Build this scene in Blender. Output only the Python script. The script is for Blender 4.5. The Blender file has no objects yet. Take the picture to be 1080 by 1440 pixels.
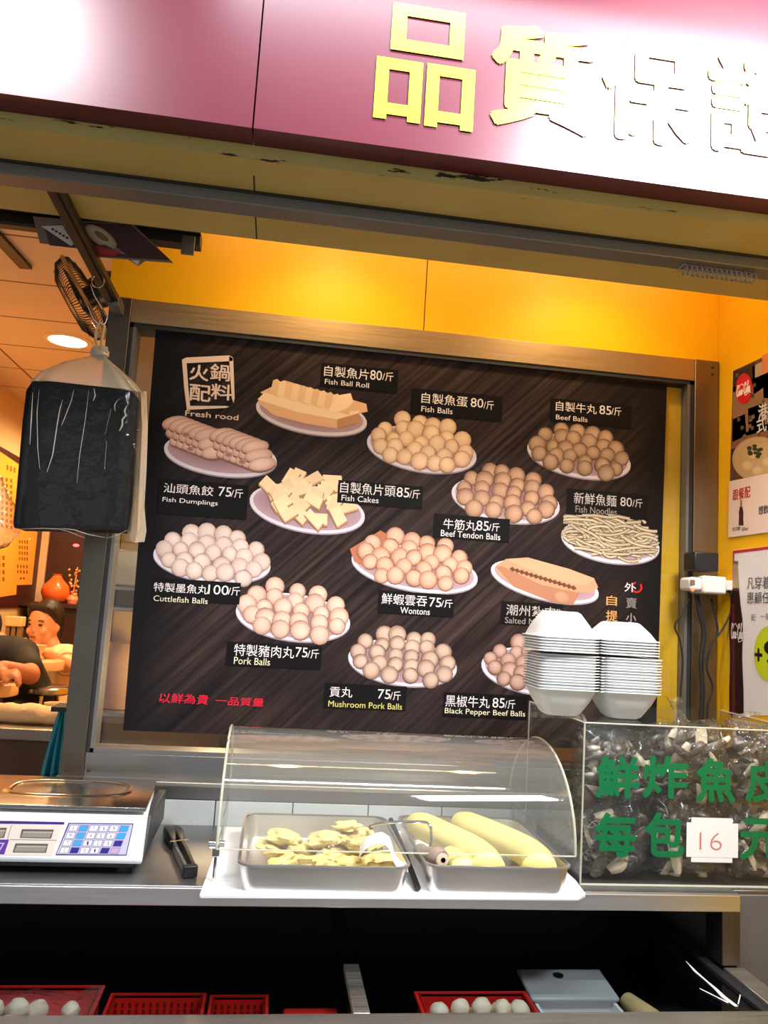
import bpy, bmesh, math, random
from mathutils import Vector, Matrix
from mathutils import noise as mnoise

random.seed(7)
SC = bpy.context.scene
COL = SC.collection
PI = math.pi

# ------------------------------------------------------------------ camera
YAW, PITCH, ROLL, FPX = 0.13182417, 0.12239577, 0.06083138, 1115.354   # focal length in pixels of the 1080x1440 frame
EYE = Vector((0, 0, 1.55))
_cy, _sy = math.cos(YAW), math.sin(YAW)
FWD = Vector((_sy * math.cos(PITCH), _cy * math.cos(PITCH), math.sin(PITCH)))
_rt = Vector((_cy, -_sy, 0)); _up = _rt.cross(FWD)
RT = math.cos(ROLL) * _rt + math.sin(ROLL) * _up
UP = -math.sin(ROLL) * _rt + math.cos(ROLL) * _up
cam_d = bpy.data.cameras.new('camera'); cam = bpy.data.objects.new('camera', cam_d); COL.objects.link(cam)
m = Matrix.Identity(4)
for i, ax in enumerate((RT, UP, -FWD)):
    for k in range(3): m[k][i] = ax[k]
m.translation = EYE
cam.matrix_world = m
cam_d.sensor_fit = 'VERTICAL'; cam_d.sensor_height = 36; cam_d.sensor_width = 27
cam_d.lens = FPX * 36 / 1440
cam_d.clip_start = 0.02
SC.camera = cam

# ------------------------------------------------------------------ exposure, sky, big lights
SC.view_settings.view_transform = 'Standard'; SC.view_settings.look = 'None'
SC.view_settings.exposure = 0.0; SC.view_settings.gamma = 1; SC.view_settings.use_curve_mapping = False
W = bpy.data.worlds.new('night_street'); SC.world = W; W.use_nodes = True
W.node_tree.nodes['Background'].inputs[0].default_value = (0.75, 0.85, 1.0, 1)
W.node_tree.nodes['Background'].inputs[1].default_value = 0.30

def area(name, loc, target, sx, sy, power, col, spread=PI):
    l = bpy.data.lights.new(name, 'AREA'); l.shape = 'RECTANGLE'; l.size = sx; l.size_y = sy
    l.energy = power; l.color = col; l.spread = spread
    o = bpy.data.objects.new(name, l); COL.objects.link(o); o.location = loc
    o.rotation_euler = (Vector(target) - Vector(loc)).to_track_quat('-Z', 'Y').to_euler()
    return o
def spot(name, loc, target, power, col, angle=1.6, blend=0.6, r=0.04):
    l = bpy.data.lights.new(name, 'SPOT'); l.energy = power; l.color = col; l.spot_size = angle; l.spot_blend = blend; l.shadow_soft_size = r
    o = bpy.data.objects.new(name, l); COL.objects.link(o); o.location = loc
    o.rotation_euler = (Vector(target) - Vector(loc)).to_track_quat('-Z', 'Y').to_euler()
    return o
def point(name, loc, power, col, r=0.06):
    l = bpy.data.lights.new(name, 'POINT'); l.energy = power; l.color = col; l.shadow_soft_size = r
    o = bpy.data.objects.new(name, l); COL.objects.link(o); o.location = loc
    return o
WARM = (1.0, 0.70, 0.40)
COOL = (0.86, 0.94, 1.0)
# two floodlights on arms in front of the sign, the tube batten over the pavement, warm downlights of the stall and the dining room
area('sign_flood_right', (1.03, 0.60, 2.93), (0.72, 1.355, 2.46), 0.62, 0.26, 42, (1, 0.97, 1.0), 2.4)
area('sign_flood_left', (-0.84, 0.60, 3.08), (-0.6, 1.355, 2.55), 0.34, 0.22, 15, (1, 0.97, 1.0), 2.4)
area('tube_batten', (0.42, 1.12, 2.90), (0.42, 1.34, 1.0), 1.25, 0.05, 11, COOL, 1.7)
area('front_fill', (0.3, -2.6, 1.7), (0.3, 1.5, 1.5), 5.0, 2.4, 23, (1.0, 0.96, 0.92))  # added fill light behind the camera, brightens the steel and the stall front
area('cove_strip', (0.45, 1.80, 2.68), (0.45, 2.0, 1.6), 1.5, 0.03, 3.4, WARM)
spot('cove_downlight_light', (0.10, 1.77, 2.66), (0.10, 1.98, 1.4), 9.5, WARM, 1.9, 0.7)
spot('cove_downlight_light', (0.80, 1.77, 2.66), (0.80, 1.98, 1.4), 9.5, WARM, 1.9, 0.7)
for x, y, p in ((-1.03, 3.73, 80), (-1.0, 5.1, 60), (-0.1, 3.2, 30), (-0.3, 4.6, 70)):
    spot('dining_downlight_light', (x, y, 2.66), (x, y, 0), p, (1.0, 0.60, 0.29), 2.9, 0.5)

point('kitchen_fill', (-0.12, 2.28, 1.80), 4, WARM, 0.05)  # added fill hidden behind the poster, warms the clear window strip
point('kitchen_fill', (-0.12, 2.28, 1.34), 6, WARM, 0.05)  # second added fill, for the lower part of the strip

# ------------------------------------------------------------------ pixel helpers (frame 1080x1440)
def ray(px, py): return FWD * FPX + (px - 540) * RT - (py - 720) * UP
def at(px, py, Y): d = ray(px, py); return EYE + d * (Y / d.y)
def atz(px, py, Z): d = ray(px, py); return EYE + d * ((Z - EYE.z) / d.z)
def hit(px, py, P, N): d = ray(px, py); return EYE + d * ((P - EYE).dot(N) / d.dot(N))

# ------------------------------------------------------------------ materials
MATS = {}
def lin(c):
    return tuple((v / 12.92 if v <= 0.04045 else ((v + 0.055) / 1.055) ** 2.4) for v in c)
def rgb(r, g, b): return lin((r / 255, g / 255, b / 255))
def mat(name, base, rough=0.5, metal=0.0, vary=0.0, scale=8.0, bump=0.0, bscale=60.0, spec=0.5, coat=0.0, emit=None, estr=0.0, trans=0.0, alpha=1.0, sss=0.0):
    if name in MATS: return MATS[name]
    M = bpy.data.materials.new(name); M.use_nodes = True; nt = M.node_tree; b = nt.nodes['Principled BSDF']
    b.inputs['Base Color'].default_value = (*base, 1); b.inputs['Roughness'].default_value = rough; b.inputs['Metallic'].default_value = metal
    b.inputs['Specular IOR Level'].default_value = spec; b.inputs['Coat Weight'].default_value = coat
    b.inputs['Transmission Weight'].default_value = trans; b.inputs['Alpha'].default_value = alpha
    if sss: b.inputs['Subsurface Weight'].default_value = sss; b.inputs['Subsurface Radius'].default_value = (.02, .015, .008); b.inputs['Subsurface Scale'].default_value = 0.5
    if emit: b.inputs['Emission Color'].default_value = (*emit, 1); b.inputs['Emission Strength'].default_value = estr
    tc = nt.nodes.new('ShaderNodeTexCoord')
    if vary:
        n = nt.nodes.new('ShaderNodeTexNoise'); n.inputs['Scale'].default_value = scale; n.inputs['Detail'].default_value = 5
        mx = nt.nodes.new('ShaderNodeMix'); mx.data_type = 'RGBA'
        mx.inputs[6].default_value = (*[max(0, v * (1 - vary)) for v in base], 1); mx.inputs[7].default_value = (*[min(1, v * (1 + vary)) for v in base], 1)
        nt.links.new(tc.outputs['Object'], n.inputs['Vector']); nt.links.new(n.outputs['Fac'], mx.inputs[0]); nt.links.new(mx.outputs[2], b.inputs['Base Color'])
    if bump:
        n = nt.nodes.new('ShaderNodeTexNoise'); n.inputs['Scale'].default_value = bscale; n.inputs['Detail'].default_value = 4
        bp = nt.nodes.new('ShaderNodeBump'); bp.inputs['Strength'].default_value = bump; bp.inputs['Distance'].default_value = 0.004
        nt.links.new(tc.outputs['Object'], n.inputs['Vector']); nt.links.new(n.outputs['Fac'], bp.inputs['Height']); nt.links.new(bp.outputs[0], b.inputs['Normal'])
    MATS[name] = M
    return M
def brushed(name, base, rough, axis=(1, 40, 40), amt=0.12):
    """brushed metal: roughness and tone streaks along one axis"""
    M = mat(name, base, rough, 1.0); nt = M.node_tree; b = nt.nodes['Principled BSDF']
    tc = nt.nodes.new('ShaderNodeTexCoord'); mp = nt.nodes.new('ShaderNodeMapping'); mp.inputs['Scale'].default_value = axis
    n = nt.nodes.new('ShaderNodeTexNoise'); n.inputs['Scale'].default_value = 6; n.inputs['Detail'].default_value = 6
    r = nt.nodes.new('ShaderNodeMapRange'); r.inputs[3].default_value = rough - amt; r.inputs[4].default_value = rough + amt
    nt.links.new(tc.outputs['Object'], mp.inputs[0]); nt.links.new(mp.outputs[0], n.inputs['Vector']); nt.links.new(n.outputs['Fac'], r.inputs[0]); nt.links.new(r.outputs[0], b.inputs['Roughness'])
    return M
def film(name, tint=(1, 1, 1), gloss=1.0, rough=0.08, haze=0.0, hazecol=(0.9, 0.9, 0.9), bump=0.0, bscale=40.0, ior=1.45, bdist=0.01):
    """thin clear plastic or acrylic: see-through with a Fresnel reflection and a little haze"""
    if name in MATS: return MATS[name]
    M = bpy.data.materials.new(name); M.use_nodes = True; nt = M.node_tree; nt.nodes.clear()
    out = nt.nodes.new('ShaderNodeOutputMaterial'); tr = nt.nodes.new('ShaderNodeBsdfTransparent'); tr.inputs[0].default_value = (*tint, 1)
    gl = nt.nodes.new('ShaderNodeBsdfGlossy'); gl.inputs['Roughness'].default_value = rough
    fr = nt.nodes.new('ShaderNodeFresnel'); fr.inputs[0].default_value = ior
    mu = nt.nodes.new('ShaderNodeMath'); mu.operation = 'MULTIPLY'; mu.inputs[1].default_value = gloss; mu.use_clamp = True
    mx = nt.nodes.new('ShaderNodeMixShader'); df = nt.nodes.new('ShaderNodeBsdfDiffuse'); df.inputs[0].default_value = (*hazecol, 1)
    mh = nt.nodes.new('ShaderNodeMixShader'); mh.inputs[0].default_value = haze
    ge = nt.nodes.new('ShaderNodeNewGeometry'); mi = nt.nodes.new('ShaderNodeMix'); mi.inputs[2].default_value = ior; mi.inputs[3].default_value = 1 / ior
    nt.links.new(ge.outputs['Backfacing'], mi.inputs[0]); nt.links.new(mi.outputs[0], fr.inputs[0])     # same thin sheet from either side
    nt.links.new(fr.outputs[0], mu.inputs[0]); nt.links.new(mu.outputs[0], mx.inputs[0])
    nt.links.new(tr.outputs[0], mh.inputs[1]); nt.links.new(df.outputs[0], mh.inputs[2])
    nt.links.new(mh.outputs[0], mx.inputs[1]); nt.links.new(gl.outputs[0], mx.inputs[2]); nt.links.new(mx.outputs[0], out.inputs[0])
    if bump:
        tc = nt.nodes.new('ShaderNodeTexCoord'); n = nt.nodes.new('ShaderNodeTexNoise'); n.inputs['Scale'].default_value = bscale; n.inputs['Detail'].default_value = 3
        bp = nt.nodes.new('ShaderNodeBump'); bp.inputs['Strength'].default_value = bump; bp.inputs['Distance'].default_value = bdist
        nt.links.new(tc.outputs['Object'], n.inputs['Vector']); nt.links.new(n.outputs['Fac'], bp.inputs['Height'])
        for t in (gl, fr): nt.links.new(bp.outputs[0], t.inputs['Normal'])
    MATS[name] = M
    return M
def printed(name, rough=0.45, spec=0.3):
    """ink on paper or vinyl: colours come from the mesh's printed pattern"""
    if name in MATS: return MATS[name]
    M = mat(name, (1, 1, 1), rough, spec=spec); nt = M.node_tree
    a = nt.nodes.new('ShaderNodeAttribute'); a.attribute_name = 'ink'
    nt.links.new(a.outputs['Color'], nt.nodes['Principled BSDF'].inputs['Base Color'])
    return M

# ------------------------------------------------------------------ mesh builder (world coordinates)
class MB:
    def __init__(s): s.v = []; s.f = []; s.c = []
    def add(s, vs, fs, col=None):
        k = len(s.v); s.v += [Vector(p) for p in vs]; s.f += [[i + k for i in f] for f in fs]
        s.c += [col or (1, 1, 1)] * len(vs) if not (col and isinstance(col, list)) else col
        return s
    def box(s, x0, x1, y0, y1, z0, z1, col=None):
        return s.add([(x, y, z) for x in (x0, x1) for y in (y0, y1) for z in (z0, z1)],
                     [(0, 1, 3, 2), (4, 6, 7, 5), (0, 4, 5, 1), (2, 3, 7, 6), (0, 2, 6, 4), (1, 5, 7, 3)], col)
    def obox(s, c, ax, ay, az, col=None):
        c, ax, ay, az = map(Vector, (c, ax, ay, az))
        return s.add([c + i * ax + j * ay + k * az for i in (-1, 1) for j in (-1, 1) for k in (-1, 1)],
                     [(0, 1, 3, 2), (4, 6, 7, 5), (0, 4, 5, 1), (2, 3, 7, 6), (0, 2, 6, 4), (1, 5, 7, 3)], col)
    def loft(s, rings, cap0=True, cap1=True, closed=True, col=None):
        n = len(rings[0]); k = len(s.v); vs = [p for r in rings for p in r]; fs = []
        for i in range(len(rings) - 1):
            for j in range(n if closed else n - 1):
                a, b = i * n + j, i * n + (j + 1) % n
                fs.append((a, b, b + n, a + n))
        if cap0: fs.append(tuple(range(n - 1, -1, -1)))
        if cap1: fs.append(tuple(range((len(rings) - 1) * n, len(rings) * n)))
        return s.add(vs, fs, col)
    def tube(s, pts, r, n=8, col=None, flat=1.0):
        pts = [Vector(p) for p in pts]; rr = r if isinstance(r, (list, tuple)) else [r] * len(pts); rings = []
        up = Vector((0, 0, 1))
        for i, p in enumerate(pts):
            t = (pts[min(i + 1, len(pts) - 1)] - pts[max(i - 1, 0)]).normalized()
            if abs(t.dot(up)) > 0.95: up = Vector((0, 1, 0)) if abs(t.y) < 0.9 else Vector((1, 0, 0))
            a = t.cross(up).normalized(); b = a.cross(t).normalized()
            rings.append([p + (a * math.cos(2 * PI * j / n) + b * math.sin(2 * PI * j / n) * flat) * rr[i] for j in range(n)])
        return s.loft(rings, col=col)
    def lathe(s, c, prof, n=24, axis='Z', cap0=True, cap1=True, col=None):
        c = Vector(c); rings = []
        for r, h in prof:
            ring = []
            for j in range(n):
                a = 2 * PI * j / n; u, w = r * math.cos(a), r * math.sin(a)
                ring.append(c + (Vector((u, w, h)) if axis == 'Z' else Vector((u, -h, w)) if axis == 'Y' else Vector((h, u, w))))
            rings.append(ring)
        return s.loft(rings, cap0, cap1, col=col)
    def ell(s, c, r, n=12, mth=8, rot=None, jit=0.0, seed=0, col=None):
        c = Vector(c); rings = []
        R = rot or Matrix.Identity(3)
        for i in range(mth + 1):
            th = PI * i / mth; ring = []
            for j in range(n):
                ph = 2 * PI * j / n
                d = Vector((math.sin(th) * math.cos(ph), math.sin(th) * math.sin(ph), -math.cos(th)))
                k = 1 + jit * mnoise.noise(d * 1.7 + Vector((seed * 3.1, seed * 1.7, 0))) if jit else 1
                ring.append(c + R @ Vector((d.x * r[0] * k, d.y * r[1] * k, d.z * r[2] * k)))
            rings.append(ring)
        return s.loft(rings, False, False, col=col)
    def poly(s, pts, col=None): return s.add(pts, [tuple(range(len(pts)))], col)
    def prism(s, pts, ext, col=None):
        pts = [Vector(p) for p in pts]; e = Vector(ext)
        return s.loft([pts, [p + e for p in pts]], col=col)
    def build(s, name, material, parent=None, bevel=0.0, smooth=True, ang=0.7, sub=0, solid=0.0, ink=False, base=None):
        root = parent
        while root is not None and root.parent is not None: root = root.parent
        if root is not None: org = Vector(root['_base'])
        elif base is not None: org = Vector(base)
        else:
            lo = [min(p[i] for p in s.v) for i in range(3)]; hi = [max(p[i] for p in s.v) for i in range(3)]
            org = Vector(((lo[0] + hi[0]) / 2, (lo[1] + hi[1]) / 2, lo[2]))
        me = bpy.data.meshes.new(name); me.from_pydata([tuple(p - org) for p in s.v], [], s.f)
        if ink:
            a = me.color_attributes.new('ink', 'FLOAT_COLOR', 'POINT')
            for i, cc in enumerate(s.c): a.data[i].color = (*cc, 1)
        bm = bmesh.new(); bm.from_mesh(me)
        bmesh.ops.remove_doubles(bm, verts=bm.verts, dist=1e-6) if not ink else None
        if not ink: bmesh.ops.recalc_face_normals(bm, faces=bm.faces)
        bm.to_mesh(me); bm.free()
        if smooth:
            me.shade_smooth(); me.set_sharp_from_angle(angle=ang)
        me.materials.append(material)
        o = bpy.data.objects.new(name, me); COL.objects.link(o)
        if parent is not None: o.parent = parent
        else: o.location = org; o['_base'] = tuple(org)
        if solid: md = o.modifiers.new('thickness', 'SOLIDIFY'); md.thickness = solid; md.offset = 0
        if bevel: md = o.modifiers.new('edges', 'BEVEL'); md.width = bevel; md.segments = 2; md.limit_method = 'ANGLE'; md.angle_limit = 0.6
        if sub: md = o.modifiers.new('smooth', 'SUBSURF'); md.levels = sub; md.render_levels = sub
        return o

def tag(o, label, cat, group=None):
    o['label'] = label; o['category'] = cat
    if group: o['group'] = group
    return o
def thing(name, base, label, cat, group=None):
    o = bpy.data.objects.new(name, None); COL.objects.link(o); o.location = base; o['_base'] = tuple(base); o.empty_display_size = 0.05
    return tag(o, label, cat, group)
def struct(o): o['kind'] = 'structure'; return o
def sthing(name, base):
    o = bpy.data.objects.new(name, None); COL.objects.link(o); o.location = base; o['_base'] = tuple(base); o.empty_display_size = 0.05
    return struct(o)
def dup(root, loc=None, rotz=0, label=None):
    r = root.copy(); COL.objects.link(r)
    if loc is not None: r.location = loc
    r.rotation_euler = (0, 0, rotz)
    if label: r['label'] = label
    for ch in list(root.children):
        c = ch.copy(); COL.objects.link(c); c.parent = r
        for g in list(ch.children):
            d = g.copy(); COL.objects.link(d); d.parent = c
    return r
def partlabel(o, t): o['label'] = t; return o

# ------------------------------------------------------------------ flat printing on a plane
class Plane:
    """a printed sheet: pixel outlines are carried onto the sheet's own plane"""
    def __init__(s, P, N, off=0.0008): s.P = Vector(P); s.N = Vector(N).normalized(); s.off = off
    def p(s, px, py, layer=0): return hit(px, py, s.P, s.N) + s.N * (s.off + layer)
    def uv(s):
        z = Vector((0, 0, 1)); u = z.cross(s.N).normalized(); v = s.N.cross(u).normalized(); return u, v
_tc = {}
def glyphs(txt, bold=0.0):
    k = (txt, bold)
    if k not in _tc:
        cu = bpy.data.curves.new('t', 'FONT'); cu.body = txt; cu.offset = bold; cu.resolution_u = 3
        o = bpy.data.objects.new('t', cu); COL.objects.link(o)
        dg = bpy.context.evaluated_depsgraph_get(); me = bpy.data.meshes.new_from_object(o.evaluated_get(dg))
        _tc[k] = ([(q.co.x, q.co.y) for q in me.vertices], [tuple(f.vertices) for f in me.polygons])
        bpy.data.objects.remove(o); bpy.data.curves.remove(cu); bpy.data.meshes.remove(me)
    return _tc[k]
def letters(mb, pl, txt, tl, br, bold=0.0, layer=0.0, col=None, shear=0.0):
    """set txt so that its box runs from pixel tl to pixel br on the plane"""
    vs, fs = glyphs(txt, min(bold, 0)); u, v = pl.uv()
    A, B = pl.p(*tl, layer), pl.p(*br, layer)
    w, h = (B - A).dot(u), (A - B).dot(v)
    x0, x1 = min(q[0] for q in vs), max(q[0] for q in vs); y0, y1 = min(q[1] for q in vs), max(q[1] for q in vs)
    if bold > 0:                                  # heavier weight: the same glyph stepped round a small circle
        r_ = bold * h * 1.05
        if r_ * 2 < min(w, h): A = A + u * r_ - v * r_; w -= 2 * r_; h -= 2 * r_
        for k in range(8):
            o = (u * math.cos(k * PI / 4) + v * math.sin(k * PI / 4)) * r_ - pl.N * 0.000008 * (k + 1)
            mb.add([A + o + u * ((x - x0) / (x1 - x0) * w + shear * h * (y - y0) / (y1 - y0)) + v * ((y - y1) / (y1 - y0) * h) for x, y in vs], fs, col)
    mb.add([A + u * ((x - x0) / (x1 - x0) * w + shear * h * (y - y0) / (y1 - y0)) + v * ((y - y1) / (y1 - y0) * h) for x, y in vs], fs, col)
def rect(mb, pl, tl, br, layer=0.0, col=None):
    u, v = pl.uv(); A, B = pl.p(*tl, layer), pl.p(*br, layer); w, h = (B - A).dot(u), (A - B).dot(v)
    mb.poly([A - v * h, A - v * h + u * w, A + u * w, A], col)
def shape(mb, pl, pts, layer=0.0, col=None): mb.poly([pl.p(x, y, layer) for x, y in pts][::-1], col)
def disc(mb, pl, cx, cy, rx, ry, layer, c0, c1=None, n=18, tilt=0.0, hl=(-.25, -.3)):
    c1 = c1 or c0; ca, sa = math.cos(tilt), math.sin(tilt)
    def q(k, t, ox=0, oy=0):
        x, y = k * rx * math.cos(t) + ox * rx, k * ry * math.sin(t) + oy * ry
        return pl.p(cx + x * ca - y * sa, cy + x * sa + y * ca, layer)
    vs = [q(0, 0, *hl)] + [q(.62, 2 * PI * j / n, hl[0] * .4, hl[1] * .4) for j in range(n)] + [q(1, 2 * PI * j / n) for j in range(n)]
    cm = tuple(a * .7 + b * .3 for a, b in zip(c0, c1))
    fs = [(0, 1 + (j + 1) % n, 1 + j) for j in range(n)] + [(1 + j, 1 + (j + 1) % n, 1 + n + (j + 1) % n, 1 + n + j) for j in range(n)]
    mb.add(vs, fs, [c0] + [cm] * n + [c1] * n)

# ================================================================== MATERIALS
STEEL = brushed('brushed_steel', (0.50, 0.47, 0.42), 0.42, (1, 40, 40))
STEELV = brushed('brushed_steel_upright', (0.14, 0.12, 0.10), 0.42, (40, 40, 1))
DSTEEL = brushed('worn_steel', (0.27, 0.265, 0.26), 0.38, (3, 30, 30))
REFLSTEEL = brushed('steel_painted_reflection', (0.46, 0.35, 0.20), 0.40, (1, 40, 40))  # plain steel, its warm gold reflection put into the base colour
REFLSTEELV = brushed('steel_painted_reflection_upright', (0.24, 0.185, 0.115), 0.40, (40, 40, 1))  # same reflection tint in the base colour, for the right post
PANSTEEL = brushed('pan_steel', (0.78, 0.76, 0.74), 0.36, (1, 30, 30), 0.08)
ALU = mat('grey_aluminium', rgb(120, 120, 118), 0.45, 0.6)
DMETAL = mat('dark_bronze_metal', rgb(70, 62, 52), 0.45, 0.6)
BLACK = mat('black_plastic', rgb(22, 22, 23), 0.4)
BLACKR = mat('black_rubber', rgb(20, 20, 21), 0.7)
MAROON = mat('maroon_sign_panel', rgb(92, 22, 40), 0.34, spec=0.6)
YELLOW = mat('yellow_panel', rgb(250, 190, 15), 0.38, spec=0.35)
WHITE = mat('white_plastic', rgb(238, 238, 236), 0.35)
FOAM = mat('white_foam', rgb(228, 230, 230), 0.6, sss=0.0)
TILE = mat('white_tile', rgb(205, 212, 210), 0.2, vary=0.05)
GLASS = film('window_glass', (0.96, 0.97, 0.96), 1.0, 0.02)

def olive():
    """olive-yellow paint with flaking patches along the front lip"""
    M = mat('olive_yellow_paint', rgb(190, 165, 70), 0.55, spec=0.25); nt = M.node_tree; b = nt.nodes['Principled BSDF']
    tc = nt.nodes.new('ShaderNodeTexCoord'); sp = nt.nodes.new('ShaderNodeSeparateXYZ'); nt.links.new(tc.outputs['Object'], sp.inputs[0])
    mp = nt.nodes.new('ShaderNodeMapping'); mp.inputs['Scale'].default_value = (3.2, 22, 22); nt.links.new(tc.outputs['Object'], mp.inputs[0])
    n = nt.nodes.new('ShaderNodeTexNoise'); n.inputs['Scale'].default_value = 1.6; n.inputs['Detail'].default_value = 8; n.inputs['Roughness'].default_value = .65
    nt.links.new(mp.outputs[0], n.inputs['Vector'])
    # flakes only within the first centimetres of the underside (object y measured from the beam's middle)
    r = nt.nodes.new('ShaderNodeMapRange'); r.inputs[1].default_value = -0.185; r.inputs[2].default_value = -0.115; r.inputs[3].default_value = 0.56; r.inputs[4].default_value = 0.74
    nt.links.new(sp.outputs[1], r.inputs[0])
    gt = nt.nodes.new('ShaderNodeMath'); gt.operation = 'GREATER_THAN'; nt.links.new(n.outputs['Fac'], gt.inputs[0]); nt.links.new(r.outputs[0], gt.inputs[1])
    n2 = nt.nodes.new('ShaderNodeTexNoise'); n2.inputs['Scale'].default_value = 5; n2.inputs['Detail'].default_value = 6; nt.links.new(tc.outputs['Object'], n2.inputs['Vector'])
    m1 = nt.nodes.new('ShaderNodeMix'); m1.data_type = 'RGBA'; m1.inputs[6].default_value = (*rgb(172, 152, 84), 1); m1.inputs[7].default_value = (*rgb(200, 182, 112), 1)
    nt.links.new(n2.outputs['Fac'], m1.inputs[0])
    m2 = nt.nodes.new('ShaderNodeMix'); m2.data_type = 'RGBA'; m2.inputs[7].default_value = (*rgb(48, 40, 30), 1)
    nt.links.new(m1.outputs[2], m2.inputs[6]); nt.links.new(gt.outputs[0], m2.inputs[0]); nt.links.new(m2.outputs[2], b.inputs['Base Color'])
    return M
OLIVE = olive()
def tiles(name, c1, c2, scale, size=(0.6, 0.6)):
    M = mat(name, c1, 0.6); nt = M.node_tree; b = nt.nodes['Principled BSDF']
    tc = nt.nodes.new('ShaderNodeTexCoord'); br = nt.nodes.new('ShaderNodeTexBrick'); br.offset = 0
    br.inputs['Color1'].default_value = (*c1, 1); br.inputs['Color2'].default_value = (*c1, 1); br.inputs['Mortar'].default_value = (*c2, 1)
    br.inputs['Scale'].default_value = scale; br.inputs['Mortar Size'].default_value = 0.006; br.inputs['Brick Width'].default_value = size[0]; br.inputs['Row Height'].default_value = size[1]
    nt.links.new(tc.outputs['Object'], br.inputs['Vector']); nt.links.new(br.outputs['Color'], b.inputs['Base Color'])
    return M
CEIL = tiles('ceiling_tiles', rgb(226, 204, 178), rgb(110, 85, 62), 1.0, (1.2, 0.42))
CREAM = mat('cream_wall_paint', rgb(225, 196, 150), 0.6, vary=0.06, scale=3)
FLOORM = tiles('floor_tiles', rgb(120, 108, 95), rgb(70, 62, 55), 1.0, (0.4, 0.4))
DWOOD = mat('dark_wood', rgb(52, 30, 24), 0.4, vary=0.25, scale=6)

# ================================================================== SETTING
YW = 2.10                                    # plane of the shop window
ZB = 2.36                                    # underside of the beam
FL = 0.42                                    # dining-room floor, a step above the pavement
fb = MB().box(-3, 3, -2.2, 2.2, -0.06, 0).box(-1.72, 1.30, 2.2, 6.0, 0.0, FL)
struct(fb.build('floor', FLOORM))
struct(MB().box(-1.72, 1.30, 1.80, 6.0, 2.70, 2.76).build('ceiling', CEIL))
struct(MB().box(-1.72, 1.30, 5.9, 6.0, FL, 2.70).build('wall_back', CREAM))
struct(MB().box(-1.72, -1.65, 2.2, 5.9, FL, 2.70).build('wall_left', CREAM))
struct(MB().box(1.228, 1.30, 1.0, 2.1, 0.0, 2.70).box(1.228, 1.30, 2.1, 5.9, FL, 2.70).build('wall_right', YELLOW, smooth=False))
struct(MB().box(-0.44, 1.228, 2.95, 3.02, FL, 2.70).build('wall_kitchen', CREAM))
# beam with its olive underside; the maroon sign hangs on its face
beam = MB().box(-1.9, 2.1, 1.40, 1.73, ZB, 2.95).build('trim_beam', OLIVE, smooth=False, base=(0, 1.565, ZB)); struct(beam)
seam = [(-0.0975, 1.455), (-0.0975, 1.73)]
struct(MB().box(-0.0990, -0.0960, 1.46, 1.728, ZB - 0.0006, ZB + 0.002).build('trim_seam', mat('dark_gap', rgb(35, 30, 22), 0.8), smooth=False))
# yellow fascia between the cove and the window, two sheets with a gap between
struct(MB().box(-0.486, 0.3545, 2.085, 2.16, 2.322, 2.699).build('trim_fascia', YELLOW, smooth=False))
struct(MB().box(0.3575, 1.2275, 2.085, 2.16, 2.322, 2.699).build('trim_fascia', YELLOW, smooth=False))
# tiled upstand behind the counter
ups = sthing('trim_upstand', (0.37, 2.075, 1.0))
for i in range(9):
    MB().box(-0.479 + i * 0.19, -0.479 + i * 0.19 + 0.187, 2.062, 2.10, 0.9, 1.058).build('tile', TILE, ups, bevel=0.001)
MB().box(-0.479, 1.226, 2.068, 2.10, 0.0, 1.058).build('backing', mat('grey_grout', rgb(120, 122, 120), 0.8), ups, smooth=False)
MB().box(-0.479, 1.226, 2.062, 2.16, 1.060, 1.100).build('steel_band', DSTEEL, ups, bevel=0.001)
# shop window: steel frame, glass, inner black channel
win = sthing('window_1', (0.37, YW, 1.10))
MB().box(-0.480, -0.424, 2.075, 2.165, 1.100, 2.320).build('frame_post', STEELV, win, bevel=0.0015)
MB().box(1.152, 1.225, 2.075, 2.165, 1.100, 2.320).build('frame_post', REFLSTEELV, win, bevel=0.0015)
MB().box(-0.424, 1.152, 2.078, 2.165, 2.256, 2.320).build('frame_head', REFLSTEEL, win, bevel=0.0015)
MB().box(-0.424, 1.152, 2.078, 2.165, 1.100, 1.160).build('frame_sill', DSTEEL, win, bevel=0.0015)
MB().box(-0.486, 1.225, 2.045, 2.085, 1.092, 1.104).build('sill_lip', STEEL, win, bevel=0.003)
ch = MB().box(-0.424, -0.415, 2.082, 2.155, 1.160, 2.256).box(1.141, 1.152, 2.082, 2.155, 1.160, 2.256).box(-0.424, 1.152, 2.082, 2.155, 2.245, 2.256)
ch.build('channel', mat('dark_rubber_gasket', rgb(34, 33, 32), 0.6), win, smooth=False)
MB().box(-0.415, -0.407, 2.082, 2.15, 1.160, 2.245).box(1.133, 1.141, 2.082, 2.15, 1.16, 2.245).box(-0.415, 1.141, 2.082, 2.15, 1.160, 1.170).build('glazing_bead', ALU, win, smooth=False)
MB().box(-0.407, 1.133, 2.108, 2.113, 1.170, 2.245).build('pane', GLASS, win, smooth=False)
bolt = MB()
for x, z in ((1.205, 2.300), (1.205, 2.280), (-0.462, 1.118), (-0.412, 1.118)): bolt.lathe((x, 2.074, z), [(0.004, -0.002), (0.004, 0.0015), (0.002, 0.0025)], 10, 'Y')
bolt.build('bolt', DMETAL, win)

# yellow board standing inside the pane at the right
tag(MB().box(1.055, 1.138, 2.118, 2.140, 1.171, 2.244).build('yellow_board', mat('yellow_board_paint', rgb(214, 168, 30), 0.5), bevel=0.001),
    'tall narrow yellow board standing behind the glass right of the menu poster', 'board')

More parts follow.
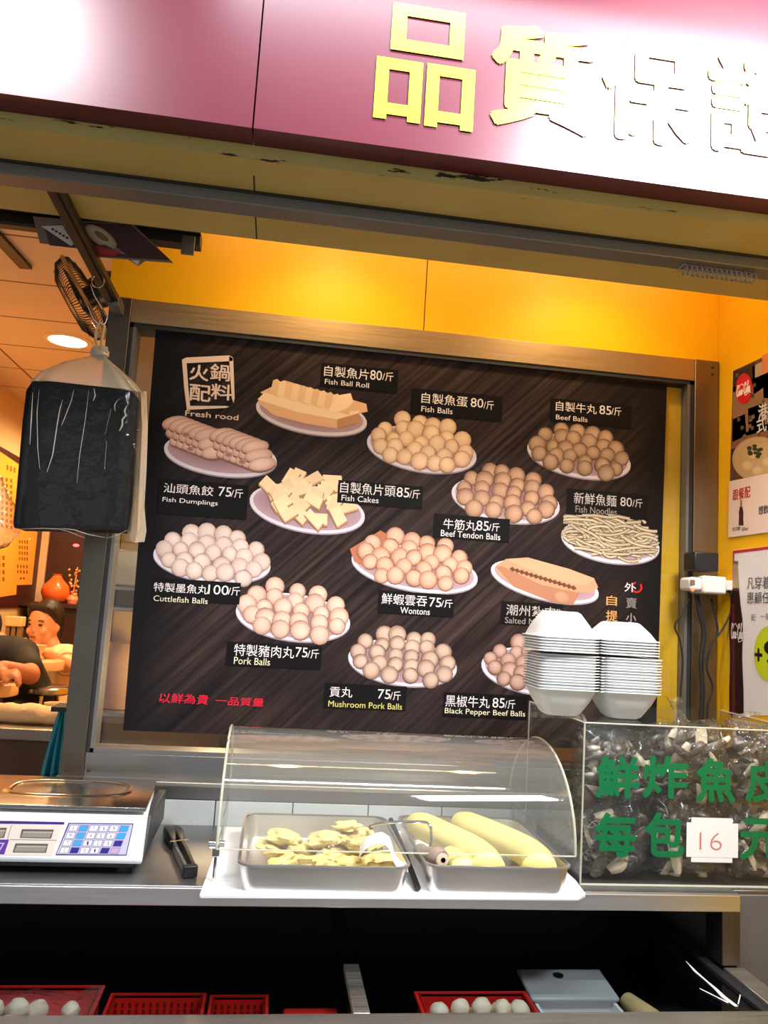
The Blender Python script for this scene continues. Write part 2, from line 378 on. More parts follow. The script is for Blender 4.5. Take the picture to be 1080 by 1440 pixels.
# ---------------------------------------------------------------- signboard
sign = thing('signboard', (0.1, 1.37, 2.362), 'glossy maroon shop sign with big yellow-green characters over the stall', 'sign')
def sign_panel(x0, x1):
    prof = [(1.399, 2.386), (1.345, 2.386), (1.345, 2.98), (1.399, 2.98)]
    MB().loft([[(x, y, z) for y, z in prof] for x in (x0, x1)]).build('sign_panel', MAROON, sign, smooth=False)
sign_panel(-1.9, -0.1005); sign_panel(-0.0975, 2.1)
SP = Plane((0, 1.345, 0), (0, -1, 0), 0.0)
def sheet_letters(fill, depth=0.0006):
    mb = MB(); fill(mb)
    o = mb.build('lettering', LET, sign, smooth=False)
    md = o.modifiers.new('thickness', 'SOLIDIFY'); md.thickness = depth; md.offset = 1
    return o
LET = mat('yellow_green_vinyl', rgb(172, 208, 52), 0.3, spec=0.5)
def pin(mb):
    """three hollow boxes, the lower two on little feet"""
    SPx = Plane((0, 1.345, 0), (0, -1, 0), 0.0015)
    u, v = SPx.uv()
    def ring(x0, z1, x1, z0, tx, tz, feet):
        zz = z0 + (0.010 if feet else 0)
        y = 1.3425
        for a, b, c, d in ((x0, x1, z1 - tz, z1), (x0, x1, zz, zz + tz), (x0, x0 + tx, zz + tz, z1 - tz), (x1 - tx, x1, zz + tz, z1 - tz)):
            mb.poly([(a, y, c), (b, y, c), (b, y, d), (a, y, d)])
        if feet:
            for a, b in ((x0, x0 + tx), (x1 - tx, x1)): mb.poly([(a, y, z0), (b, y, z0), (b, y, zz), (a, y, zz)])
    p = lambda px, py: at(px, py, 1.345)
    A, B = p(553, 4), p(651, 86); ring(A.x, A.z, B.x, B.z, 0.028, 0.024, False)
    A, B = p(530, 80), p(590, 175); ring(A.x, A.z, B.x, B.z, 0.024, 0.022, True)
    A, B = p(601, 90), p(664, 187); ring(A.x, A.z, B.x, B.z, 0.024, 0.022, True)
sheet_letters(pin)
SL = Plane((0, 1.345, 0), (0, -1, 0), 0.0025)
for ch_, tl, br in (('質', (693, 28), (832, 196)), ('保', (848, 46), (976, 212)), ('證', (996, 70), (1126, 230))):
    sheet_letters(lambda mb: letters(mb, SL, ch_, tl, br, bold=0.030))

# ---------------------------------------------------------------- shutter rail under the beam
rail = thing('shutter_rail', (0.1, 1.545, ZB - 0.03), 'long grey aluminium shutter rail screwed under the beam', 'rail')
MB().box(-1.9, 1.227, 1.522, 1.574, ZB - 0.026, ZB).build('rail_body', ALU, rail, bevel=0.002)
MB().box(-1.9, 1.227, 1.515, 1.522, ZB - 0.004, ZB).build('flange', DMETAL, rail, smooth=False)
MB().box(-1.9, 1.227, 1.574, 1.580, ZB - 0.006, ZB).build('flange', mat('pale_aluminium', rgb(175, 172, 168), 0.4, 0.5), rail, smooth=False)
coil = MB(); pts = []
A, B = atz(976, 360, ZB - 0.03), atz(1084, 372, ZB - 0.03)
for i in range(200):
    t = i / 199; c = A.lerp(B, t); a = t * 2 * PI * 15
    pts.append(Vector((c.x, 1.55 + 0.016 * math.cos(a), ZB - 0.037 + 0.010 * math.sin(a))))
coil.tube(pts, 0.0016, 5)
tag(coil.build('coiled_cable', mat('grey_cable', rgb(150, 150, 150), 0.5)), 'coiled grey cable under the right end of the shutter rail', 'cable')

# dark track behind the beam above the open passage, flyers tucked into it
trk = thing('roller_track', (-0.6, 1.84, 2.37), 'dark metal track along the back of the beam above the passage', 'track')
A, B = at(0, 300, 1.745), at(277, 354, 1.745)
MB().box(-1.2, -0.232, 1.825, 1.86, 2.372, 2.398).box(-1.2, -0.232, 1.731, 1.86, 2.398, 2.404).build('track_body', DMETAL, trk, bevel=0.002)
MB().box(-1.2, -0.50, 1.821, 1.8255, 2.366, 2.374).build('track_lip', mat('grey_brown_metal', rgb(95, 88, 78), 0.5, 0.5), trk, smooth=False)
MB().box(-0.274, -0.244, 1.819, 1.8245, 2.345, 2.392).build('end_clip', ALU, trk, bevel=0.001)
PRT = printed('printed_paper', 0.4, 0.35)
def flyer(px, Y, name, label, fill, tilt, grp='flyers tucked in the track'):
    mb = MB(); c = [at(x, y, Y + tilt * (y - 310) / 60) for x, y in px]
    nrm = (c[1] - c[0]).cross(c[2] - c[0]).normalized()
    if nrm.y > 0: nrm = -nrm
    pl = Plane(c[0], nrm, 0.001)
    back = MB().prism(c, -nrm * 0.001)
    f = back.build(name, mat('flyer_paper', rgb(120, 95, 80), 0.5), None, smooth=False)
    tag(f, label, 'flyer', grp)
    fill(mb, pl); mb.build('print', PRT, f, ink=True, smooth=False)
    return f
def f1(mb, pl):
    shape(mb, pl, [(62, 318), (108, 322), (170, 356), (70, 345)], 0, rgb(60, 36, 34))
    shape(mb, pl, [(58, 318), (88, 317), (104, 343), (100, 346)], 0.0003, rgb(205, 200, 195))
    for i in range(5): shape(mb, pl, [(72 + i * 5, 321 + i * 3), (76 + i * 5, 321 + i * 3), (77 + i * 5, 324 + i * 3), (73 + i * 5, 324 + i * 3)], 0.0005, rgb(50, 40, 40))
    shape(mb, pl, [(130, 345), (165, 352), (168, 358), (132, 354)], 0.0003, rgb(150, 30, 35))
flyer([(46, 304), (110, 310), (178, 358), (56, 342)], 1.80, 'menu_flyer', 'flyer with a white corner and red strip at the left end of the track', f1, 0.04)
def f2(mb, pl):
    shape(mb, pl, [(105, 312), (184, 316), (240, 366), (140, 360)], 0, rgb(58, 34, 32))
    disc(mb, pl, 142, 333, 26, 11, 0.0003, rgb(190, 175, 150), rgb(150, 130, 105), tilt=0.62)
    disc(mb, pl, 143, 332, 12, 4, 0.0005, rgb(120, 105, 80), rgb(100, 85, 60), tilt=0.62)
    shape(mb, pl, [(128, 348), (162, 352), (165, 360), (136, 358)], 0.0003, rgb(170, 30, 40))
flyer([(100, 310), (186, 314), (244, 370), (138, 362)], 1.795, 'menu_flyer', 'dark flyer showing a soup bowl, hanging from the track', f2, 0.05)
flyer([(140, 340), (200, 352), (206, 366), (194, 374)], 1.815, 'menu_flyer', 'pale flyer corner peeking out below the soup bowl flyer', lambda mb, pl: shape(mb, pl, [(165, 352), (200, 358), (194, 373)], 0, rgb(200, 195, 190)), 0.03)

# slanting bar from the rail to the window post, with hooks
bar = thing('awning_arm', (-0.48, 1.6, 2.26), 'slanting dark steel bar from the shutter rail to the window post', 'bar')
p0, p1 = at(70, 250, 1.57), at(160, 425, 2.02)
d = (p1 - p0).normalized(); sx = d.cross(Vector((0, 0, 1))).normalized(); sz = sx.cross(d)
MB().obox((p0 + p1) / 2, d * (p1 - p0).length / 2, sx * 0.017, sz * 0.008).build('flat_bar', DMETAL, bar, bevel=0.001)
MB().obox((p0 + p1) / 2 - sz * 0.009, d * (p1 - p0).length / 2, sx * 0.005, sz * 0.003).build('groove_strip', BLACK, bar, smooth=False)
MB().box(p1.x - 0.01, p1.x + 0.016, 2.0, 2.076, p1.z - 0.016, p1.z + 0.014).build('bracket', ALU, bar, bevel=0.001)
hk = MB()
q = p0.lerp(p1, 0.72)
hk.tube([q + Vector((0.0 + 0.014 * math.cos(a), 0.0, -0.020 + 0.016 * math.sin(a))) for a in [i * 2 * PI / 14 for i in range(15)]], 0.0018, 6)
hk.build('ring', mat('chrome', (0.7, 0.7, 0.7), 0.15, 1.0), bar)
CHROME = MATS['chrome']
# the bag's hook: a long wire loop hanging from the bar
Yb = 1.93
hkk = MB().tube([at(x, y, Yb) for x, y in ((128, 400), (133, 415), (145, 435), (151, 446), (148, 455), (140, 456), (132, 448), (124, 430))], 0.0022, 8)
tag(hkk.build('wire_hook', CHROME), 'bright wire hook on the slanting bar, holding the bag of seaweed', 'hook')

# ---------------------------------------------------------------- the menu poster
def wood_print():
    M = mat('poster_wood_print', rgb(40, 33, 32), 0.36, spec=0.12); nt = M.node_tree; b = nt.nodes['Principled BSDF']
    tc = nt.nodes.new('ShaderNodeTexCoord'); mp = nt.nodes.new('ShaderNodeMapping'); mp.inputs['Rotation'].default_value = (0, math.radians(45), 0)
    mp2 = nt.nodes.new('ShaderNodeMapping'); mp2.inputs['Scale'].default_value = (1.6, 1, 75)
    n = nt.nodes.new('ShaderNodeTexNoise'); n.inputs['Scale'].default_value = 1.0; n.inputs['Detail'].default_value = 5; n.inputs['Roughness'].default_value = .6
    nt.links.new(tc.outputs['Object'], mp.inputs[0]); nt.links.new(mp.outputs[0], mp2.inputs[0]); nt.links.new(mp2.outputs[0], n.inputs['Vector'])
    cr = nt.nodes.new('ShaderNodeValToRGB'); e = cr.color_ramp.elements
    e[0].position = 0.36; e[0].color = (*rgb(30, 24, 24), 1); e[1].position = 0.66; e[1].color = (*rgb(76, 59, 55), 1)
    x = cr.color_ramp.elements.new(0.5); x.color = (*rgb(54, 42, 40), 1)
    n2 = nt.nodes.new('ShaderNodeTexNoise'); n2.inputs['Scale'].default_value = 3.2; nt.links.new(tc.outputs['Object'], n2.inputs['Vector'])
    # the print fades to black along the edges of the artwork
    sp = nt.nodes.new('ShaderNodeSeparateXYZ'); nt.links.new(tc.outputs['Object'], sp.inputs[0])
    ab = nt.nodes.new('ShaderNodeMath'); ab.operation = 'ABSOLUTE'; nt.links.new(sp.outputs[0], ab.inputs[0])
    r = nt.nodes.new('ShaderNodeMapRange'); r.inputs[1].default_value = 0.50; r.inputs[2].default_value = 0.69; r.inputs[3].default_value = 1; r.inputs[4].default_value = 0.0
    nt.links.new(ab.outputs[0], r.inputs[0])
    r2 = nt.nodes.new('ShaderNodeMapRange'); r2.inputs[1].default_value = 0.35; r2.inputs[2].default_value = 0.6; nt.links.new(n2.outputs['Fac'], r2.inputs[0]); r2.inputs[3].default_value = 0.35; r2.inputs[4].default_value = 1
    mu = nt.nodes.new('ShaderNodeMath'); mu.operation = 'MULTIPLY'; nt.links.new(r.outputs[0], mu.inputs[0]); nt.links.new(r2.outputs[0], mu.inputs[1])
    mx = nt.nodes.new('ShaderNodeMix'); mx.data_type = 'RGBA'; mx.inputs[6].default_value = (*rgb(24, 22, 24), 1)
    nt.links.new(n.outputs['Fac'], cr.inputs[0]); nt.links.new(cr.outputs[0], mx.inputs[7]); nt.links.new(mu.outputs[0], mx.inputs[0])
    nt.links.new(mx.outputs[2], b.inputs['Base Color'])
    return M
YP = 2.096
poster = thing('menu_poster', (0.36, YP, 1.2), 'large dark wood-patterned menu poster of hot pot dishes and prices on the window', 'poster')
a_, b_, c_, d_ = at(219, 464, YP), at(938, 541, YP), at(921, 1040, YP), at(173, 1027, YP)
MB().prism([a_, b_, Vector((1.062, YP, 1.212)), d_], (0, 0.003, 0)).build('sheet', wood_print(), poster, smooth=False)
PP = Plane((0, YP, 0), (0, -1, 0), 0.0006)
PINK = printed('poster_ink', 0.36, 0.12)
WHT = rgb(236, 228, 226)
rnd = random.Random(11)
def vary(c, a): k = 1 + rnd.uniform(-a, a); return tuple(max(0, min(1, v * k)) for v in c)
def plate(mb, cx, cy, a, b, t):
    disc(mb, PP, cx, cy + 2, a, b, 0.0001, rgb(165, 150, 155), rgb(150, 138, 146), 40, t)
    disc(mb, PP, cx, cy, a, b, 0.0002, rgb(222, 212, 220), rgb(214, 206, 216), 40, t)
    disc(mb, PP, cx, cy - 1, a - 5, b - 3.5, 0.0003, rgb(150, 112, 116), rgb(178, 150, 158), 40, t)
def balls(mb, cx, cy, a, b, t, r, col, edge, rows=5, chunky=0.0):
    ca, sa = math.cos(t), math.sin(t); ly = 0.0005
    prof = [(-1.18, .50), (-.78, .78), (-.34, .90), (.10, .84), (.50, .62)] if rows == 5 else [(-1.0, .55), (-.5, .85), (0, .88), (.45, .65)]
    for k, (v, w) in enumerate(prof):
        n = max(3, int(round(2 * w * a / (r * 1.86)))); off = (k % 2) * .35
        for i in range(n):
            x = -w * a + r * .6 + (2 * w * a - 1.2 * r) * ((i + .0) / (n - 1)) + rnd.uniform(-.25, .25) * r
            y = v * b + rnd.uniform(-.22, .22) * r + .1 * abs(x) / a * b
            X, Y = cx + x * ca - y * sa, cy + x * sa + y * ca; rr = r * rnd.uniform(.9, 1.12)
            disc(mb, PP, X, Y + .5, rr * 1.05, rr * 1.05, ly, vary(edge, .1), tuple(v * .55 for v in edge), 12)
            ly += 0.000012
            disc(mb, PP, X, Y, rr, rr * rnd.uniform(.88, 1.02), ly, vary(col, .07), edge, 14, rnd.uniform(0, 3), (-.15 + rnd.uniform(-.1, .1), -.3))
            ly += 0.000012
def chunks(mb, cx, cy, a, b, t, s, col, edge, n=42, asp=1.7):
    ca, sa = math.cos(t), math.sin(t); P = []
    for i in range(n):
        an, q = rnd.uniform(0, 2 * PI), math.sqrt(rnd.random()); P.append((q * .82 * a * math.cos(an), q * .95 * b * math.sin(an) - .35 * b))
    P.sort(key=lambda p: p[1]); ly = 0.0005
    for x, y in P:
        X, Y = cx + x * ca - y * sa, cy + x * sa + y * ca; an = rnd.uniform(-1.2, 1.2); w, h = s * asp * rnd.uniform(.7, 1.1), s * rnd.uniform(.7, 1.1)
        def bx(dx, dy, k, c, lay):
            pts = [(X + dx + (sx * w * k) * math.cos(an) - (sy * h * k) * math.sin(an), Y + dy + (sx * w * k) * math.sin(an) + (sy * h * k) * math.cos(an)) for sx, sy in ((-1, -.8), (.8, -1), (1, .9), (-.9, 1))]
            shape(mb, PP, pts, lay, c)
        bx(0, 3.0, 1.02, tuple(v * .55 for v in edge), ly); bx(0, 1.8, 1, vary(edge, .15), ly + 0.00001); bx(0, 0, .95, vary(col, .1), ly + 0.00002); ly += 0.00003
def dish(name, fill, label):
    mb = MB(); fill(mb); o = mb.build('dish_picture', PINK, poster, ink=True, smooth=False); o['label'] = label
CR, CRE = rgb(240, 212, 178), rgb(196, 156, 122)
BR, BRE = rgb(208, 170, 142), rgb(140, 104, 84)
PK, PKE = rgb(232, 200, 180), rgb(182, 142, 122)
WH, WHE = rgb(222, 202, 190), rgb(184, 156, 142)
def d_roll(mb):
    plate(mb, 438, 583, 79, 27, .17)
    shape(mb, PP, [(366, 552), (400, 535), (515, 568), (517, 579), (488, 585), (380, 560)], .0005, rgb(226, 182, 142))
    shape(mb, PP, [(362, 566), (372, 552), (395, 556), (478, 580), (504, 578), (505, 594), (474, 603), (430, 596), (385, 584)], .0006, rgb(226, 180, 138))
    shape(mb, PP, [(362, 562), (372, 552), (478, 580), (505, 577), (504, 582), (474, 590), (420, 580)], .0007, rgb(244, 214, 174))
    shape(mb, PP, [(474, 590), (505, 581), (505, 594), (474, 603)], .00075, rgb(190, 140, 104))
    for i in range(11):
        x, y = 386 + i * 9.4, 545 + i * 2.3
        shape(mb, PP, [(x - 6, y + 9), (x - 2, y - 10), (x + 4, y - 12), (x + 9, y - 7), (x + 16, y + 3), (x + 10, y + 15), (x + 2, y + 13)], .0008 + i * 2e-5, vary(rgb(238, 206, 164) if i % 2 else rgb(226, 190, 146), .04))
    shape(mb, PP, [(462, 576), (476, 556), (493, 553), (497, 565), (488, 574), (470, 582)], .00105, rgb(246, 216, 176))
dish('roll', d_roll, 'printed picture of sliced fish rolls on an oval plate')
def d_dump(mb):
    plate(mb, 310, 640, 80, 29, .14); ly = .0005
    for gx, gy, n in ((270, 615, 6), (336, 632, 6)):
        for k in range(n):
            for j in range(3):
                x, y = gx + (k - 2.5) * 9 + j * 5, gy + (k - 2.5) * 3.4 + (j - 1) * 12
                disc(mb, PP, x, y + 2, 20, 10.5, ly, rgb(170, 124, 108), rgb(128, 90, 78), 14, .35 - .5); ly += 1e-5
                disc(mb, PP, x, y, 20, 9.5, ly, vary(rgb(236, 202, 186), .06), rgb(190, 148, 132), 14, .35 - .5); ly += 1e-5
    for x, y in ((268, 632), (322, 640), (341, 650), (262, 612)): disc(mb, PP, x, y, 6, 4, ly, rgb(150, 108, 96), rgb(205, 165, 150), 12)
dish('dump', d_dump, 'printed picture of folded pink fish dumplings on an oval plate')
def d_noodle(mb):
    plate(mb, 858, 762, 70, 29, .17); ly = .0005
    for i in range(150):
        an = rnd.uniform(0, 2 * PI); q = math.sqrt(rnd.random()); x, y = q * .86 * 70 * math.cos(an), q * 30 * math.sin(an) - 6
        x, y = 858 + x - .17 * y, 760 + y + .17 * x; th = rnd.uniform(-.3, .9); L = rnd.uniform(12, 24); cv = rnd.uniform(-7, 7); w = 1.5; P = []
        for j in range(6):
            t = j / 5 - .5; P.append((x + L * 2 * t * math.cos(th) - cv * (1 - 4 * t * t) * math.sin(th), y + L * 2 * t * math.sin(th) * .55 + cv * (1 - 4 * t * t) * math.cos(th)))
        P = [(min(max(px, 792), 925), min(max(py, 725), 797)) for px, py in P]
        for ww, cc, dz in ((w + 1, rgb(105, 92, 72), 0), (w, vary(rgb(196, 182, 152), .13), 6e-6)):
            for j in range(5):
                (x0, y0), (x1, y1) = P[j], P[j + 1]; l = math.hypot(x1 - x0, y1 - y0) or 1; nx, ny = -(y1 - y0) / l * ww, (x1 - x0) / l * ww
                mb.poly([PP.p(x0 + nx, y0 + ny, ly + dz), PP.p(x1 + nx, y1 + ny, ly + dz), PP.p(x1 - nx, y1 - ny, ly + dz), PP.p(x0 - nx, y0 - ny, ly + dz)], cc)
        ly += 1e-5
dish('noodle', d_noodle, 'printed picture of a heap of thin fish noodles on a plate')
def d_meat(mb):
    plate(mb, 766, 818, 78, 25, .25)
    shape(mb, PP, [(697, 795), (712, 786), (742, 784), (800, 800), (835, 813), (841, 826), (832, 834), (812, 832), (800, 845), (770, 842), (720, 822), (700, 806)], .0005, rgb(206, 152, 118))
    shape(mb, PP, [(697, 797), (706, 796), (760, 822), (806, 832), (815, 834), (806, 850), (775, 846), (722, 825)], .0006, rgb(176, 124, 94))
    shape(mb, PP, [(712, 787), (742, 784), (800, 800), (836, 814), (822, 824), (768, 812)], .0007, rgb(216, 164, 128))
    for i in range(14):
        x, y = 716 + i * 6.6, 799 + i * 2.0; shape(mb, PP, [(x, y), (x + 5, y - 2), (x + 9, y + 3), (x + 4, y + 5)], .0008 + i * 1e-5, rgb(112, 70, 52))
    disc(mb, PP, 790, 840, 13, 9, .0009, rgb(200, 150, 120), rgb(170, 120, 92), 14, .3)
dish('meat', d_meat, 'printed picture of a rolled salted pork loaf on a plate')
def d_won(mb):
    plate(mb, 583, 800, 90, 31, .18)
    shape(mb, PP, [(492, 772), (535, 746), (560, 760), (520, 800), (498, 790)], .0004, rgb(176, 112, 80))
    balls(mb, 583, 796, 86, 31, .15, 12, rgb(226, 184, 158), rgb(172, 124, 100))
dish('wonton', d_won, 'printed picture of folded wontons with a brown leaf behind')
for lab, args, kind in (
    ('printed picture of cream fish balls on an oval plate', (593, 632, 78, 31, .17, 11.5, CR, CRE), 0),
    ('printed picture of brown beef balls on a plate, at the top right', (814, 642, 74, 29, .2, 11, rgb(196, 166, 138), rgb(128, 100, 80)), 0),
    ('printed picture of brown beef tendon balls above their own price', (711, 703, 77, 31, .17, 11.5, BR, BRE), 0),
    ('printed picture of white cuttlefish balls at the left edge', (298, 788, 83, 31, .12, 12, WH, WHE), 0),
    ('printed picture of pale pink pork balls', (412, 868, 81, 33, .13, 12.5, PK, PKE), 0),
    ('printed picture of mushroom pork balls at the bottom middle', (566, 932, 77, 32, .13, 11.5, rgb(214, 184, 164), rgb(140, 110, 94)), 0),
    ('printed picture of black pepper beef balls, partly behind the foam boxes', (752, 944, 76, 32, .16, 10.5, rgb(200, 166, 148), rgb(132, 100, 86)), 0)):
    dish('b', lambda mb: (plate(mb, *args[:5]), balls(mb, *args)), lab)
dish('cakes', lambda mb: (plate(mb, 432, 715, 82, 33, .17), chunks(mb, 432, 710, 80, 34, .17, 8.5, rgb(240, 210, 168), rgb(196, 150, 110))), 'printed picture of fish cake chunks on an oval plate')

STRIP = rgb(20, 18, 19)
def price(strip, zh, num, unit, en, encol=WHT, zcol=WHT):
    mb = MB(); rect(mb, PP, *strip, .0016, STRIP); s = mb.build('price_strip', PINK, poster, ink=True, smooth=False)
    mb = MB()
    for t, tl, br, bo in ((*zh, .0), (*num, .0), (*unit, .0), (*en, .0)): letters(mb, PP, t, tl, br, bo, .0019, encol if t == en[0] else zcol)
    mb.build('lettering', PINK, s, ink=True, smooth=False)
YT = rgb(214, 206, 110); YT2 = rgb(228, 222, 190); DM = rgb(150, 142, 138)
price(((452, 510), (558, 553)), ('自製魚片', (456.5, 514), (518, 535)), ('80', (521, 520.5), (536.5, 535.5)), ('/斤', (538, 523), (552.6, 537)), ('Fish Ball Roll', (457, 533), (518.5, 546)))
price(((225, 673), (346, 731)), ('汕頭魚餃', (231, 679), (299.6, 698)), ('75', (308, 684.5), (325, 699)), ('/斤', (325.6, 687), (341.5, 701)), ('Fish Dumplings', (229, 699), (306, 713)))
price(((476, 675), (593, 716)), ('自製魚片頭', (479, 677), (555.5, 699)), ('85', (558, 685), (575, 700)), ('/斤', (576, 688), (590, 702)), ('Fish Cakes', (480.5, 695.8), (532, 708)))
price(((579, 546), (705, 593)), ('自製魚蛋', (593, 552), (657, 573)), ('80', (662, 559.6), (679, 574)), ('/斤', (680, 563), (694, 577)), ('Fish Balls', (592.6, 571), (636, 583)))
price(((774, 560), (887, 603)), ('自製牛丸', (781.5, 564), (838.5, 583)), ('85', (842.6, 570), (859, 584)), ('/斤', (859.5, 572), (873, 585.5)), ('Beef Balls', (781.5, 583), (825.5, 594)))
price(((797, 687), (910, 732)), ('新鮮魚麵', (807, 692), (866, 713)), ('80', (872, 699), (888, 713)), ('/斤', (889, 701), (903, 714.5)), ('Fish Noodles', (809, 711), (866.7, 725)), DM, rgb(205, 198, 194))
price(((610.7, 722), (715.5, 763)), ('牛筋丸', (623.7, 729), (669, 747)), ('85', (670, 732), (686.7, 747)), ('/斤', (687.5, 735), (702, 748)), ('Beef Tendon Balls', (620, 745), (703, 760)))
price(((216, 812), (336.5, 850)), ('特製墨魚丸', (217, 818.5), (292, 836)), ('100', (293.5, 822), (321, 837)), ('/斤', (321.5, 824.5), (337, 838)), ('Cuttlefish Balls', (216.5, 837), (292, 849.5)), YT2)
price(((320, 902), (450.6, 942)), ('特製豬肉丸', (330, 905), (413, 926)), ('75', (416, 910), (432, 924.5)), ('/斤', (433, 912.5), (448, 926.5)), ('Pork Balls', (329.5, 923.5), (379.5, 936)), YT2)
price(((457, 960), (570, 1000)), ('貢丸', (464, 965), (495, 981)), ('75', (531.6, 969), (548.5, 983)), ('/斤', (549, 971.5), (563, 985)), ('Mushroom Pork Balls', (462, 985), (565, 998)), YT)
price(((533, 830), (637, 868)), ('鮮蝦雲吞', (537, 834), (600, 853)), ('75', (603.7, 840), (620, 854)), ('/斤', (620.5, 842.5), (636, 855)), ('Wontons', (563, 853.5), (604, 865)))
price(((705, 845), (790, 882)), ('潮州紮肉', (712, 849.5), (780, 869)), ('80', (782, 856), (787, 870)), ('/斤', (787.5, 857), (789, 870)), ('Salted Meat', (710, 867.5), (767, 879.5)), DM, rgb(190, 182, 178))
price(((624, 973), (741, 1012)), ('黑椒牛丸', (626.7, 977), (688, 996)), ('85', (692.6, 981), (709, 995.5)), ('/斤', (710, 983.5), (724, 997)), ('Black Pepper Beef Balls', (625.5, 995), (738, 1010)), YT2)
# brush-drawn heading in a hand-painted frame
TC = rgb(232, 208, 192)
mb = MB()
shape(mb, PP, [(256, 506), (262, 503), (322, 500), (328, 503), (327, 508), (262, 511)], .001, TC)
shape(mb, PP, [(256, 506), (262, 504), (265, 545), (268, 576), (263, 577), (259, 545)], .0011, TC)
shape(mb, PP, [(322, 501), (328, 504), (330, 560), (328.5, 567), (326, 560)], .001, TC)
shape(mb, PP, [(263, 571), (318, 571), (322, 572), (318, 574), (264, 576.5)], .0012, TC)
for t, tl, br, bo in (('火', (268, 512), (293, 537), .02), ('鍋', (297, 511), (323, 537), .014), ('配', (268, 540), (296, 566), .018), ('料', (298, 539), (326, 564), .018)):
    letters(mb, PP, t, tl, br, bo, .0012, TC, -0.04)
letters(mb, PP, 'Fresh rood', (261, 577), (335, 591.5), .02, .0013, TC)
partlabel(mb.build('heading', PINK, poster, ink=True, smooth=False), 'pale brush-drawn heading in a hand-painted square frame')
mb = MB(); RD = rgb(214, 40, 62)
letters(mb, PP, '以鮮為貴', (224, 974), (292, 991), .012, .001, RD, .1); letters(mb, PP, '一品質量', (303, 979), (370, 994), .012, .001, RD, .1)
partlabel(mb.build('slogan', PINK, poster, ink=True, smooth=False), 'red brush-written slogan at the bottom left')
mb = MB()
for j in range(18):
    if j in (13, 14, 15): continue
    a0, a1 = 2 * PI * j / 18, 2 * PI * (j + 1) / 18
    mb.poly([PP.p(895 + r * math.cos(a), 826 + r * math.sin(a), .001) for r, a in ((8, a0), (8, a1), (5.5, a1), (5.5, a0))], rgb(190, 40, 44))
partlabel(mb.build('red_ring', PINK, poster, ink=True, smooth=False), 'red ring printed round the first character of the side note')
mb = MB()
for t, tl, br, c in (('外', (878, 819), (894, 833), rgb(220, 210, 205)), ('賣', (880, 840), (895, 856), rgb(130, 124, 122)), ('小', (880, 862), (894, 876), rgb(160, 150, 148))):
    letters(mb, PP, t, tl, br, .008, .0013, c)
partlabel(mb.build('side_note', PINK, poster, ink=True, smooth=False), 'pale right column of the small upright note above the foam boxes')
mb = MB()
for t, tl, br, c in (('自', (852.5, 837), (867, 852), rgb(214, 160, 96)), ('提', (852, 858), (868, 874), rgb(214, 160, 96))):
    letters(mb, PP, t, tl, br, .008, .0013, c)
partlabel(mb.build('side_note', PINK, poster, ink=True, smooth=False), 'orange left column of the small upright note above the foam boxes')

